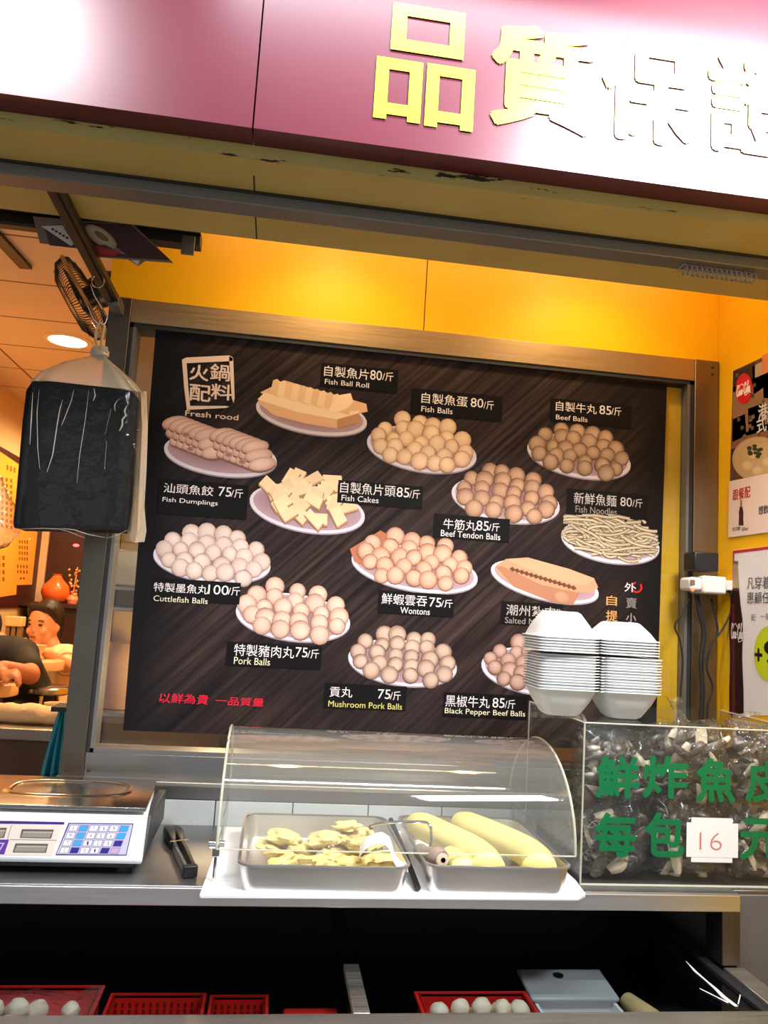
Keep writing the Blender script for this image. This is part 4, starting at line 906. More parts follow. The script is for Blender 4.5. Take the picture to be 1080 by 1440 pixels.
st[0].z = max(st[0].z, ZT + .03); st = [Vector((0.312, 1.90, ZT + .055)), Vector((0.318, 1.72, ZT + .03)), Vector((0.322, 1.59, ZT + .008))]
tag(MB().tube(st, [.006, .006, .006], 8).build('tray_gap_strip', BLACK), 'long black strip running along the gap between the two trays', 'black_strip')  # plain black tube along the gap between the trays

# ---------------------------------------------------------------- roll-top cover
dome = thing('food_cover', (0.30, 1.84, ZT), 'clear acrylic roll-top cover over the two steel trays', 'cover')
ACR = film('clear_acrylic', (0.95, 0.96, 0.94), 1.5, 0.05, haze=0.07, hazecol=(0.85, 0.86, 0.80))
CY, RY, Z0, ZH = 1.852, 0.232, 1.074, 0.196
def arc(x, k=1.0, a0=0.0, a1=PI, n=36): return [Vector((x, CY - RY * k * math.cos(a0 + (a1 - a0) * i / n), Z0 + ZH * k * math.sin(a0 + (a1 - a0) * i / n))) for i in range(n + 1)]
MB().loft([arc(-0.070), arc(0.652)], False, False, False).build('curved_sheet', ACR, dome, ang=1.2)
AE = mat('acrylic_edge', rgb(214, 212, 190), .25, alpha=0.55)
for x, nm in ((-0.070, 'left'), (0.652, 'right')):
    MB().poly(arc(x, .99)).build('end_panel', ACR, dome, smooth=False)
    MB().tube(arc(x), .0028, 6).build('edge_strip', AE, dome)
MB().tube([(-0.070, CY - RY, Z0), (0.652, CY - RY, Z0)], .0018, 6).build('lower_edge', AE, dome)
MB().box(-0.070, 0.652, CY + RY - .004, CY + RY, ZT, Z0 + .002).build('back_wall', ACR, dome, smooth=False)
MB().box(-0.073, -0.068, CY + .02, CY + RY, ZT, Z0).box(0.650, 0.655, CY + .02, CY + RY, ZT, Z0).build('side_foot', ACR, dome, smooth=False)
hb = at(308, 1188, 1.63)
MB().lathe((-0.078, 1.636, Z0 + .004), [(.008, -.008), (.008, .006)], 12, 'X').lathe((-0.062, 1.636, Z0 + .004), [(.008, -.004), (.008, .006)], 12, 'X').box(-0.078, -0.064, 1.632, 1.640, Z0 - .018, Z0 + .004).build('hinge_clamp', CHROME, dome, bevel=.001)
MB().tube([(-0.071, 1.636, ZT), (-0.071, 1.636, Z0 - .014)], .003, 8).build('hinge_pin', CHROME, dome)

# ---------------------------------------------------------------- price scale
sc_ = thing('price_scale', (-0.39, 1.82, ZC), 'white electronic price scale with steel platter at the left end of the counter', 'scale')
SCW = mat('scale_white', rgb(236, 240, 240), 0.35, spec=.4)
X0, X1 = -0.60, -0.216
prof = [(1.688, 1.022), (1.683, 1.030), (1.700, 1.102), (1.712, 1.106), (1.99, 1.100), (2.0, 1.022)]
MB().loft([[(x - (.026 if k and y > 1.75 else 0), y, z) for y, z in prof] for k, x in enumerate((X0, X1))]).build('body', SCW, sc_, bevel=.004)
prof2 = [(1.72, 1.03), (1.99, 1.03), (1.99, 1.098), (1.76, 1.098)]
MB().loft([[(x, y, z) for y, z in prof2] for x in (X1 - .016, X1 + .002)]).build('side_cheek', mat('dark_grey_plastic', rgb(54, 54, 56), .45), sc_, bevel=.003)
MB().box(X0 + .01, X1 - .02, 1.70, 1.98, ZC + .012, 1.023).build('underframe', BLACK, sc_, smooth=False)
for x in (X0 + .03, X1 - .04):
    for y in (1.72, 1.95): MB().lathe((x, y, ZC), [(.014, 0), (.014, .014)], 14).build('foot', BLACKR, sc_)
PLT = brushed('platter_steel', (0.50, 0.48, 0.45), 0.20, (1, 20, 20), .05)
rings = []
for h, e in ((1.114, .0), (1.121, .0), (1.1215, .003)):
    rings.append([Vector(p) for p in ((-0.60, 1.722 + e, h), (-0.222 - e, 1.722 + e, h), (-0.236 - e, 1.985 - e, h), (-0.60, 1.985 - e, h))])
MB().loft(rings).build('platter', PLT, sc_, bevel=.002)
MB().box(-0.56, -0.26, 1.77, 1.95, 1.10, 1.115).build('spider', BLACK, sc_, smooth=False)
op = MB(); N_ = 48
def oval(rx, ry, z): return [Vector((-0.405 + rx * math.copysign(abs(math.cos(2 * PI * j / N_)) ** .6, math.cos(2 * PI * j / N_)), 1.872 + ry * math.copysign(abs(math.sin(2 * PI * j / N_)) ** .6, math.sin(2 * PI * j / N_)), z)) for j in range(N_)]
op.loft([oval(.135, .075, 1.1215), oval(.130, .071, 1.1245), oval(.122, .065, 1.1245), oval(.117, .061, 1.1215)], False, False)
op.build('pressed_ring', PLT, sc_, ang=1.5)
fa, fb_ = Vector((-0.4, 1.683, 1.030)), Vector((-0.4, 1.700, 1.102))
up_ = (fb_ - fa).normalized(); KN = Vector((1, 0, 0)).cross(up_)
if KN.y > 0: KN = -KN
KP = Plane(fa, KN, .0004)
INK = printed('scale_ink', .3, .4)
mb = MB()
def quad(tl, tr, br, bl, lay, c): shape(mb, KP, [tl, tr, br, bl], lay, rgb(*c))
quad((-30, 1154), (90, 1156), (73, 1203), (-30, 1202), .0001, (226, 214, 200)); quad((-30, 1153.5), (91, 1156), (90, 1159.5), (-30, 1158), .0002, (58, 34, 120))
quad((-30, 1180.5), (13, 1180.5), (6, 1201.5), (-30, 1201.5), .0002, (92, 50, 150)); letters(mb, KP, '7', (0, 1185), (5, 1196), .01, .0004, rgb(200, 180, 220))
for w in (((16, 1160), (17, 1160), (11, 1180), (10, 1180)), ((14, 1180), (80, 1181), (80, 1182), (14, 1181))): quad(*w, .0003, (150, 140, 140))
mb.build('display_label', INK, sc_, ink=True, smooth=False)
mb = MB()
for tl, tr, br, bl in (((-20, 1164), (10, 1164), (6, 1178), (-20, 1178)), ((31, 1166), (76, 1166.5), (72, 1179), (28, 1178)), ((22, 1186), (68, 1186.5), (65, 1199), (18, 1198.5))):
    quad(tl, tr, br, bl, .0006, (96, 88, 80)); quad((tl[0] + 2, tl[1] + 3), (tr[0] - 2, tr[1] + 3), (br[0] - 2, br[1] - 1), (bl[0] + 2, bl[1] - 1), .0008, (146, 140, 124)); quad((tl[0] + 2, tl[1] + 3), (tr[0] - 2, tr[1] + 3), (tr[0] - 2.5, tr[1] + 5), (tl[0] + 1.5, tl[1] + 5), .001, (176, 172, 160))
mb.build('display_window', INK, sc_, ink=True, smooth=False)
mb = MB(); K = [(96.5, 1157), (188, 1158), (178, 1203), (78, 1202.5)]
quad(*K, .0002, (62, 54, 110)); quad((98, 1158.5), (186.5, 1159.5), (177, 1201.8), (79.5, 1201), .0004, (196, 190, 214))
mb.build('keypad', INK, sc_, ink=True, smooth=False)
KEYS = [['AC', 'b', '7', '8', '9', 'B'], ['M', 'b', '4', '5', '6', 'B'], ['T', 'b', '1', '2', '3', 'd'], ['C', 'd', '0', '.', 'd', 'g']]
for r in range(4):
    for c in range(6):
        L = lambda u, v: (K[0][0] + (K[1][0] - K[0][0]) * u + (K[3][0] - K[0][0]) * v, K[0][1] + (K[1][1] - K[0][1]) * u + (K[3][1] - K[0][1]) * v)
        u0, v0 = .05 + c * .155, .08 + r * .228; kk = KEYS[r][c]
        colr = {'b': (64, 160, 220), 'B': (56, 158, 232), 'd': (48, 34, 130), 'g': (196, 160, 196)}.get(kk, (238, 236, 240))
        mb = MB(); e = .012
        quad(L(u0 - e, v0 - .02), L(u0 + .118 + e, v0 - .02), L(u0 + .118 + e, v0 + .185), L(u0 - e, v0 + .185), .0005, (140, 130, 170))
        quad(L(u0, v0), L(u0 + .118, v0), L(u0 + .118, v0 + .165), L(u0, v0 + .165), .0007, colr)
        if kk not in 'bBdg':
            tl, br = L(u0 + .04, v0 + .025), L(u0 + .082, v0 + .14)
            letters(mb, KP, kk, tl, br, 0, .0009, rgb(70, 60, 120))
        mb.build('key', INK, sc_, ink=True, smooth=False)

# black tongs on the counter
bt = thing('ice_tongs', (-0.16, 1.86, ZC), 'black-headed metal tongs lying on the counter right of the scale', 'tongs')
pA, pB = atz(268, 1226, ZC + .012), atz(240, 1166, ZC + .012)
d = (pA - pB).normalized(); s_ = d.cross(Vector((0, 0, 1))).normalized()
for k in (-1, 1):
    MB().loft([[p + s_ * (w * k + q) + Vector((0, 0, h)) for q, h in ((-.004, -.009), (.004, -.009), (.004, .009), (-.004, .009))] for p, w in ((pA, .008), (pB.lerp(pA, .55), .010), (pB.lerp(pA, .3), .006))]).build('arm', CHROME if k > 0 else DMETAL, bt, bevel=.0015)
MB().obox(pA - d * .006, d * .008, s_ * .014, Vector((0, 0, .011))).build('end_cap', BLACK, bt, bevel=.002)
for k in (-1, 1):
    mb = MB()
    mb.loft([[pB.lerp(pA, t) + s_ * (k * .009 + a * w) + Vector((0, 0, b * h + .004 * math.sin(PI * t / .4))) for a, b in ((-1, -1), (1, -1), (1, 1), (-1, 1))] for t, w, h in ((-.06, .004, .006), (0.02, .010, .010), (.15, .012, .012), (.3, .009, .012), (.42, .004, .006))])
    mb.build('scoop_head', BLACK, bt, bevel=.003, sub=1)
MB().tube([pB.lerp(pA, .45) - s_ * .018 + Vector((0, 0, .014)), pB.lerp(pA, .5) + s_ * .022 + Vector((0, 0, .016))], .0014, 6).build('locking_wire', CHROME, bt)

# ---------------------------------------------------------------- acrylic bin of fish skin packets
bin_ = thing('acrylic_bin', (0.94, 1.87, ZC), 'clear acrylic bin full of packets with green characters on its front', 'bin')
AC2 = film('acrylic_wall', (0.97, 0.98, 0.97), 0.6, 0.04, haze=0.008)
BX0, BX1, BY0, BY1, BZ = 0.686, 1.222, 1.674, 2.046, 1.335
for a in ((BX0, BX1, BY0, BY0 + .003, ZC, BZ), (BX0, BX1, BY1 - .003, BY1, ZC, BZ), (BX0, BX0 + .003, BY0, BY1, ZC, BZ), (BX1 - .003, BX1, BY0, BY1, ZC, BZ), (BX0, BX1, BY0, BY1, ZC, ZC + .003)):
    MB().box(*a).build('wall', AC2, bin_, smooth=False)
ed = MB()
for x in (BX0, BX1):
    ed.tube([(x, BY0, ZC), (x, BY0, BZ)], .0022, 6); ed.tube([(x, BY0, BZ), (x, BY1, BZ)], .002, 6)
ed.tube([(BX0, BY0, BZ), (BX1, BY0, BZ)], .002, 6).tube([(BX0, BY0, ZC + .002), (BX1, BY0, ZC + .002)], .003, 6).tube([(BX0, BY1, ZC), (BX0, BY1, BZ)], .002, 6)
ed.build('edge', AE, bin_)
MB().box(BX0, 0.93, BY0, BY1, BZ, BZ + .003).build('half_lid', AC2, bin_, smooth=False)
GP = Plane((0, BY0, 0), (0, -1, 0), .0006)
GREEN = mat('green_vinyl', rgb(8, 108, 60), .35, spec=.4)
for t, tl, br in (('鮮', (839, 1062), (899, 1124)), ('炸', (904, 1062), (967, 1124)), ('魚', (979, 1065), (1034, 1130)), ('皮', (1048, 1068), (1108, 1130)), ('每', (837, 1142), (894, 1206)), ('包', (907, 1142), (962, 1206)), ('元', (1040, 1150), (1106, 1211))):
    mb = MB(); letters(mb, GP, t, tl, br, .030, 0.0); o = mb.build('lettering', GREEN, bin_, smooth=False); o.modifiers.new('thickness', 'SOLIDIFY').thickness = .0006
mb = MB()
for k, (tl, br) in enumerate((((972, 1149), (1029, 1213)), ((965, 1156), (1037, 1206)))): rect(mb, GP, tl, br, .0012 + .0004 * k, rgb(236, 232, 226))
lab = mb.build('price_tag', INK, bin_, ink=True, smooth=False); partlabel(lab, 'white paper price tag with thin red figures')
mb = MB(); letters(mb, GP, '16', (983, 1170), (1014, 1195), -.022, .0022, rgb(206, 120, 112)); mb.build('figures', INK, lab, ink=True, smooth=False)

SKIN = mat('fried_fish_skin', rgb(84, 70, 58), .35, vary=.85, scale=30, spec=.5)
SKIN2 = mat('fish_skin_flesh', rgb(204, 186, 158), .45, vary=.35, scale=20)
BAGF = film('crinkled_packet_film', (0.95, 0.96, 0.96), 1.7, 0.05, haze=0.015, hazecol=(.85, .9, .92), bump=1.0, bscale=34, bdist=0.03)
def packet(c, sx, sy, sz, seed, label, tilt=0.0, tail=None):
    r_ = random.Random(seed); base = Vector((c[0], c[1], c[2] - sz))
    r = thing('fish_skin_packet', base, label, 'packet', 'fish skin packets in the bin')
    mb = MB(); nu, nv = 26, 18; rings = []
    for i in range(nv + 1):
        v = -1 + 2 * i / nv; ring = []
        for j in range(nu):
            a = 2 * PI * j / nu; ca, sa = math.cos(a), math.sin(a)
            x = math.copysign(abs(ca) ** .55, ca); y = math.copysign(abs(sa) ** .8, sa); pil = (1 - abs(v) ** 3) ** .5
            k = 1 + .10 * mnoise.noise(Vector((x * 2 + seed, y * 2, v * 3)))
            p = Vector((x * sx * k * (1 - .08 * v * v), y * sy * (.08 + .92 * pil) * k, v * sz * (1 + .06 * mnoise.noise(Vector((x * 3, seed, v))))))
            p.x, p.z = p.x * math.cos(tilt) - p.z * math.sin(tilt), p.x * math.sin(tilt) + p.z * math.cos(tilt)
            p += .006 * mnoise.noise_vector(Vector((x * 4 + seed, y * 3, v * 5)))
            ring.append(Vector(c) + p)
        rings.append(ring)
    mb.loft(rings).build('film', BAGF, r, ang=1.0)
    if tail:
        V = [Vector(t) for t in tail]; n = len(V); tr = []
        MB().loft([[p + Vector((math.cos(2 * PI * j / 10) * w, math.sin(2 * PI * j / 10) * w * .4, .006 * math.sin(j * 2.2 + k))) for j in range(10)] for k, (p, w) in enumerate(zip(V, (.03, .016, .010, .022)))], False, False).build('knotted_top', BAGF, r, ang=1.0)
    cr = MB()
    for i in range(16):
        a, b = r_.uniform(-.85, .85), r_.uniform(-.8, .95); th = r_.uniform(0, PI); L = r_.uniform(.012, .045); P_ = []
        for k in range(5):
            t = k / 4 - .5; x = a * sx + L * t * math.cos(th) + r_.uniform(-.004, .004); z_ = b * sz + L * t * math.sin(th) + r_.uniform(-.004, .004)
            x, z_ = max(-.95 * sx, min(.95 * sx, x)), max(-.97 * sz, min(.97 * sz, z_)); v = abs(z_ / sz)
            P_.append((c[0] + x, c[1] - sy * (.08 + .92 * max(0, 1 - v ** 3) ** .5) * (1 - .25 * abs(x / sx) ** 4) * .97, c[2] + z_))
        w_ = r_.uniform(.0005, .0019); cr.tube(P_, [w_ * .3, w_, w_ * 1.2, w_ * .8, w_ * .3], 5, flat=.5)
    cr.build('glint_ridges', film('painted_film_glint', (.97, .97, .95), 3.0, .08, haze=.22, hazecol=(.95, .93, .88)), r)  # film glints put in as pale haze on thin raised ridges
    for mtl, nm, cnt_, seed2 in ((SKIN, 'fish_skin', 60, 1), (SKIN2, 'pale_fish_skin', 16, 2)):
        mb = MB()
        for i in range(cnt_):
            px = r_.uniform(-.78, .78) * sx; pz = r_.uniform(-.88, .62) * sz; py = r_.uniform(-.82, .5) * sy * math.sqrt(max(0, 1 - (pz / sz) ** 2))
            ph, th = r_.uniform(0, PI), r_.uniform(-.7, .7); L, w = r_.uniform(.014, .040), r_.uniform(.006, .015); curl = r_.uniform(.3, 1.4) * r_.choice((-1, 1)); rows = []
            for a in range(6):
                t = a / 5 - .5; wid = w * (1 - 1.6 * t * t); cx, cz = L * 2 * t, .012 * curl * (1 - 4 * t * t)
                row = []
                for b in range(4):
                    s = b / 3 - .5; lx, ly, lz = cx, cz + .01 * curl * (1 - 4 * s * s), s * 2 * wid
                    X_, Z_ = lx * math.cos(ph) - lz * math.sin(ph), lx * math.sin(ph) + lz * math.cos(ph)
                    row.append(Vector((min(max(c[0] + px + X_, c[0] - sx * .94), c[0] + sx * .94), min(max(c[1] + py + ly + Z_ * math.sin(th) * .5, c[1] - sy * .96), c[1] + sy * .9), min(max(c[2] + pz + Z_, c[2] - sz * .97), c[2] + sz * .9))))
                rows.append(row)
            mb.loft(rows, False, False, False)
        o = mb.build(nm, mtl, r, ang=1.4); o['kind'] = 'stuff'
    return r
packet((0.777, 1.742, 1.092), .084, .058, .086, 3, 'packet of fried fish skin at the front left bottom of the bin', .05)
packet((0.955, 1.745, 1.090), .088, .060, .084, 4, 'packet of fried fish skin behind the characters in the bottom middle of the bin', -.08)
packet((1.128, 1.745, 1.092), .084, .060, .086, 5, 'packet of fried fish skin at the bottom right of the bin', .06)
packet((0.782, 1.748, 1.235), .088, .062, .082, 6, 'packet of fried fish skin at the top left of the bin, under the foam boxes', -.1)
packet((0.960, 1.750, 1.250), .088, .062, .088, 7, 'packet of fried fish skin standing up at the top middle, its knotted tail sticking out', .12,
       [at(962, 1030, 1.75), at(955, 1010, 1.75), at(952, 996, 1.75), at(950, 982, 1.75)])
packet((1.132, 1.750, 1.255), .086, .060, .085, 8, 'packet of fried fish skin at the top right of the bin', -.07,
       [at(1035, 1020, 1.75), at(1045, 1008, 1.75), at(1052, 1004, 1.75), at(1062, 1003, 1.75)])
packet((0.80, 1.93, 1.09), .095, .075, .085, 9, 'packet of fried fish skin at the back left of the bin', 0)
packet((1.05, 1.93, 1.12), .12, .08, .115, 10, 'packet of fried fish skin at the back of the bin, right side', 0)

# ---------------------------------------------------------------- foam clamshells: rim-to-rim stack
def clam_half(mb, cx, cy, hx, hy, depth, flip):
    s = -1 if not flip else 1          # tub hangs below its rim, or stands above it when turned over
    def rr(hx_, hy_, r, z): return rrect(cx, cy, hx_, hy_, r, z, 4)
    mb.loft([rr(hx, hy, .022, 0), rr(hx, hy, .022, s * .0022), rr(hx - .006, hy - .006, .02, s * .003), rr(hx - .014, hy - .016, .024, s * depth * .45), rr(hx - .030, hy - .036, .022, s * depth * .93), rr(hx - .036, hy - .042, .02, s * depth),
             rr(hx - .040, hy - .046, .018, s * (depth - .003)), rr(hx - .020, hy - .024, .022, s * depth * .42), rr(hx - .010, hy - .010, .02, 0)], False, True)
    # close the tub's floor
    return mb
def clam(dl, dr, flip):
    mb = MB(); clam_half(mb, -.0735, 0, .0715, .074, dl, flip); clam_half(mb, .0715, 0, .0695, .074, dr, flip)
    s = -1 if not flip else 1
    mb.box(-.003, .003, -.07, .07, min(s * .001, s * .003), max(s * .001, s * .003))
    return mb
SX, SY = 0.738, 1.768
low0 = clam(.062, .062, False).build('foam_clamshell', FOAM, base=(0, 0, -.062), ang=.9)
z = BZ + .0045
N1 = 13
for i in range(N1):
    o = low0 if i == 0 else low0.copy()
    if i: COL.objects.link(o)
    o.location = (SX + rnd.uniform(-.0012, .0012), SY + rnd.uniform(-.001, .001), z + i * .0062); o.rotation_euler = (0, 0, -.045 + rnd.uniform(-.006, .006))
    tag(o, ('lowest foam clamshell, resting on the acrylic bin' if i == 0 else 'uppermost of the upright foam clamshells, rim against the upturned ones' if i == N1 - 1 else 'white foam clamshell in the upright lower stack, %s from the bottom' % WORDS[i]), 'takeout box', 'foam clamshells on the bin')
ztop = z + .062 + (N1 - 1) * .0062
up0 = clam(.058, .042, True).build('foam_clamshell', FOAM, base=(0, 0, 0), ang=.9)
for i in range(6):
    o = up0 if i == 0 else up0.copy()
    if i: COL.objects.link(o)
    o.location = (SX - .008 + rnd.uniform(-.001, .001), SY - .004 + rnd.uniform(-.001, .001), ztop + .006 + i * .0062); o.rotation_euler = (0, 0, .0 + rnd.uniform(-.005, .005))
    tag(o, ('topmost upturned foam clamshell with its two domes showing' if i == 5 else 'upturned white foam clamshell in the upper stack, %s up from the join' % WORDS[i]), 'takeout box', 'foam clamshells on the bin')

# ---------------------------------------------------------------- hanging bag of seaweed
YB = 1.93
bag = thing('seaweed_bag', at(115, 765, YB), 'clear plastic bag with a black block of dried seaweed hanging from the hook', 'bag')
def rect_ring(pxl, pxr, py, dpy, hy, n=40, wob=0.0, seed=0, sq=.35):
    L, R = at(pxl, py, YB), at(pxr, py + dpy, YB); c = (L + R) / 2; ax = (R - L) / 2; ring = []
    for j in range(n):
        a = 2 * PI * j / n; ca, sa = math.cos(a), math.sin(a); x = math.copysign(abs(ca) ** sq, ca); y = math.copysign(abs(sa) ** sq, sa)
        fold = 0.0035 * wob / .004 * math.sin(a * 13 + 2 * math.sin(a * 3 + seed)) if wob > .0029 and n > 50 else 0
        ring.append(c + ax * x + Vector((0, hy * y - fold, 0)) + wob * mnoise.noise_vector(Vector((x * 2.5, y * 2.5 + seed, py * .05))))
    return ring
SEA = mat('dried_seaweed', rgb(15, 16, 15), 0.7, vary=.5, scale=40, bump=.15, bscale=120, spec=.12)
MB().loft([rect_ring(l, r, y, dy, .050, 40, .003, 1, .22) for l, r, y, dy in ((27, 178, 744, 4), (26, 180, 738, 4), (30, 184, 690, 6), (38, 190, 600, 8), (43, 196, 555, 10), (50, 192, 543, 14), (60, 180, 541, 14))]).build('seaweed_block', SEA, bag, ang=.9)
rows = [(30, 186, 757, 6, .03, .004), (22, 196, 750, 6, .052, .005), (23, 200, 738, 6, .056, .004), (25, 202, 720, 6, .057, .004), (28, 203, 690, 6, .057, .004), (34, 204, 640, 8, .057, .003), (39, 205, 600, 9, .057, .003), (44, 206, 562, 10, .057, .003), (48, 205, 542, 16, .056, .003), (60, 190, 527, 14, .046, .003), (90, 168, 513, 6, .030, .002), (118, 154, 505, 2, .014, .001), (131, 148, 500, 1, .007, .0)]
FILMB = film('clear_bag_film_warm', (0.98, 0.97, 0.95), 0.5, 0.06, haze=0.003, hazecol=(.9, .85, .75), bump=.9, bscale=22)
GATH = film('gathered_bag_film', (0.96, 0.93, 0.88), 1.2, 0.14, haze=0.34, hazecol=(.95, .82, .62), bump=.8, bscale=34)
for nm, mtl, rw in (('film', FILMB, rows[:9]), ('gathered_top', GATH, rows[8:])):
    MB().loft([rect_ring(l, r, y, dy, h, 64, w, 2, .4) for l, r, y, dy, h, w in rw], False, False).build(nm, mtl, bag, ang=1.2)
MB().loft([[at(x0, y, YB), at((x0 + x1) / 2, y + 3, YB - .02), at(x1, y + 2, YB)] for x0, x1, y in ((190, 206, 548), (192, 208, 600), (188, 206, 660), (186, 203, 710), (180, 206, 745), (176, 203, 760))], False, False, False).build('side_fold', GATH, bag)
cre = MB()  # ridges laid where the film glints, pale colour standing in for the shine
for pts_, w_ in ((((88, 562), (84, 576), (80, 600), (74, 640), (66, 664)), .0011), (((104, 548), (100, 564), (90, 590), (86, 599)), .0010), (((132, 546), (134, 556), (131, 564)), .0016), (((125, 548), (120, 590), (112, 640), (108, 680)), .0006),
                 (((170, 561), (165, 563), (161, 570), (162, 578)), .0013), (((182, 568), (178, 571), (175, 578), (177, 584), (172, 590), (172, 598), (168, 606)), .0020), (((46, 552), (44, 590), (42, 625)), .0012), (((55, 548), (52, 580), (53, 630), (56, 660)), .0007),
                 (((30, 744), (60, 743), (84, 744), (98, 748), (120, 757)), .0018), (((86, 743), (104, 745), (126, 752), (148, 756)), .0024), (((150, 757), (164, 753), (182, 744)), .0016), (((150, 620), (147, 660)), .0006), (((156, 575), (148, 610)), .0006)):
    P_ = [at(x, y, YB - .0575) for x, y in pts_]; cre.tube(P_, [w_ * .4] + [w_] * (len(P_) - 2) + [w_ * .4], 6, flat=.5)
partlabel(cre.build('glint_ridges', film('painted_film_glint', (.97, .97, .95), 3.0, .08, haze=.22, hazecol=(.95, .93, .88)), bag), 'shiny creases in the clear film')
# loose edge at the lower right corner
MB().loft([[at(x, y, YB + k * .01) for x, y in ((186, 755), (203, 742), (205, 735))] for k in (-4, 4)] + [[at(x, y, YB) for x, y in ((150, 764), (196, 764), (206, 748))]], False, False, False).build('loose_corner', FILMB, bag)
kc = at(140, 497, YB)
MB().ell(kc, (.022, .016, .016), 14, 10, jit=.3, seed=3).ell(kc + Vector((.006, -.002, .008)), (.015, .013, .013), 12, 8, jit=.3, seed=4).build('knot', mat('bunched_plastic', rgb(206, 196, 180), .3, alpha=.85), bag)
MB().tube([kc + Vector((-.004, 0, .01)), at(134, 478, YB), at(136, 462, YB), at(141, 453, YB), at(147, 458, YB), at(143, 478, YB), kc + Vector((.004, 0, .012))], .0035, 8).build('tied_loop', mat('twisted_plastic', rgb(214, 196, 160), .35, alpha=.9), bag)
# second bag entering at the left edge
b2 = thing('plastic_bag', at(-10, 775, 1.93), 'crumpled clear bag at the left edge beside the seaweed bag', 'bag')
rings = []
for i, (l, r, y) in enumerate(((-60, -8, 775), (-70, 12, 765), (-75, 24, 748), (-75, 26, 730), (-70, 20, 712), (-60, 12, 695), (-50, 2, 670))):
    L, R = at(l, y, 1.93), at(r, y, 1.93); c = (L + R) / 2; ax = (R - L) / 2
    rings.append([c + ax * math.cos(2 * PI * j / 24) * (1 + .1 * math.sin(j * 5 + i)) + Vector((0, .04 * math.sin(2 * PI * j / 24), .006 * math.sin(j * 3 + i * 2))) for j in range(24)])
MB().loft(rings).build('film', film('hazy_bag_film', (.97, .95, .92), 1.2, .15, haze=.10, hazecol=(.9, .78, .6), bump=1, bscale=40), b2, ang=1.2)

# ---------------------------------------------------------------- lamps' own fittings
EM = mat('lamp_glow', (1, .85, .6), .4, emit=(1.0, 0.72, 0.36), estr=14.0)
RIMW = mat('white_lamp_rim', rgb(235, 225, 210), .4)
def downlight(x, y, r, label, grp):
    t = thing('downlight', (x, y, 2.69), label, 'lamp', grp)
    MB().lathe((x, y, 2.70), [(r * 1.25, 0), (r * 1.25, -.006), (r, -.008), (r, -.001)], 28).build('trim_ring', RIMW, t)
    MB().lathe((x, y, 2.6985), [(r, 0), (r, -.002)], 28).build('diffuser', EM, t, smooth=False)
downlight(-1.03, 3.73, .085, 'round recessed downlight glowing in the dining room ceiling, beside the fan', 'dining room downlights')
downlight(-1.0, 5.1, .085, 'recessed downlight deeper in the dining room ceiling', 'dining room downlights')
downlight(0.10, 1.795, .06, 'recessed downlight above the left part of the menu poster', 'downlights over the counter')
downlight(0.80, 1.795, .06, 'recessed downlight above the right part of the menu poster', 'downlights over the counter')
tag(MB().obox(atz(14, 352, 2.692), (.012, .14, 0), (-.022, .002, 0), (0, 0, .006)).build('ceiling_vent', BLACK, bevel=.001), 'dark slot diffuser in the dining room ceiling near the track', 'vent')

# ---------------------------------------------------------------- wall fan
YF = 2.36
fan = thing('wall_fan', at(118, 475, YF), 'black wire wall fan seen almost edge-on behind the slanting bar', 'fan')
fc = at(119, 420, YF); f1_, f2_ = at(92, 368, YF), at(150, 474, YF)
dv = (f1_ - f2_); RF = dv.length / 2; dv.normalize()
nrm = Vector((0.97, 0.03, 0.16)); nrm = (nrm - dv * nrm.dot(dv)).normalized(); sd = dv.cross(nrm)
cage = MB()
def cpt(a, rr, h): return fc + (dv * math.cos(a) + sd * math.sin(a)) * RF * rr + nrm * h
for k in range(84):
    a = 2 * PI * k / 84
    cage.tube([cpt(a, .2, -.052), cpt(a, .6, -.050), cpt(a, .93, -.026), cpt(a, 1, 0)], .0011, 4)
    cage.tube([cpt(a, .2, .034), cpt(a, .6, .030), cpt(a, .93, .016), cpt(a, 1, 0)], .0011, 4)
cage.build('cage', BLACK, fan)
ringm = MB()
for rr, h, w in ((.5, -.051, .0012), (.8, -.04, .0012), (.5, .031, .0012), (.8, .025, .0012)):
    ringm.tube([cpt(2 * PI * k / 36, rr, h) for k in range(37)], w, 4)
ringm.build('cage_rings', BLACK, fan)
partlabel(MB().tube([cpt(2 * PI * k / 48, 1.0, 0) for k in range(49)], .0055, 8).build('rim_band', mat('brass_rim', rgb(190, 150, 96), .35, .6), fan), 'brass-coloured rim band')
for k in range(3):
    a0 = 2 * PI * k / 3; MB().loft([[cpt(a0 + t, rr, -.018 + .022 * t + dz) for t in (-.05, .25, .55, .8)] for rr, dz in ((.16, 0), (.5, .004), (.85, .006))], False, False, False).build('blade', mat('smoky_blade', rgb(60, 52, 44), .3), fan, solid=.002)
MB().tube([fc + nrm * .036, fc - nrm * .02], .030, 16).build('hub', BLACK, fan)
MB().tube([fc + nrm * .03, fc + nrm * .085, fc + nrm * .125], [.045, .052, .030], 16).build('motor', BLACK, fan)
MB().tube([fc + nrm * .10, fc + nrm * .125 - Vector((0, 0, .05)), Vector((-0.475, 2.30, fc.z - .07)), Vector((-0.47, 2.166, fc.z - .07))], .012, 8).build('arm', BLACK, fan)

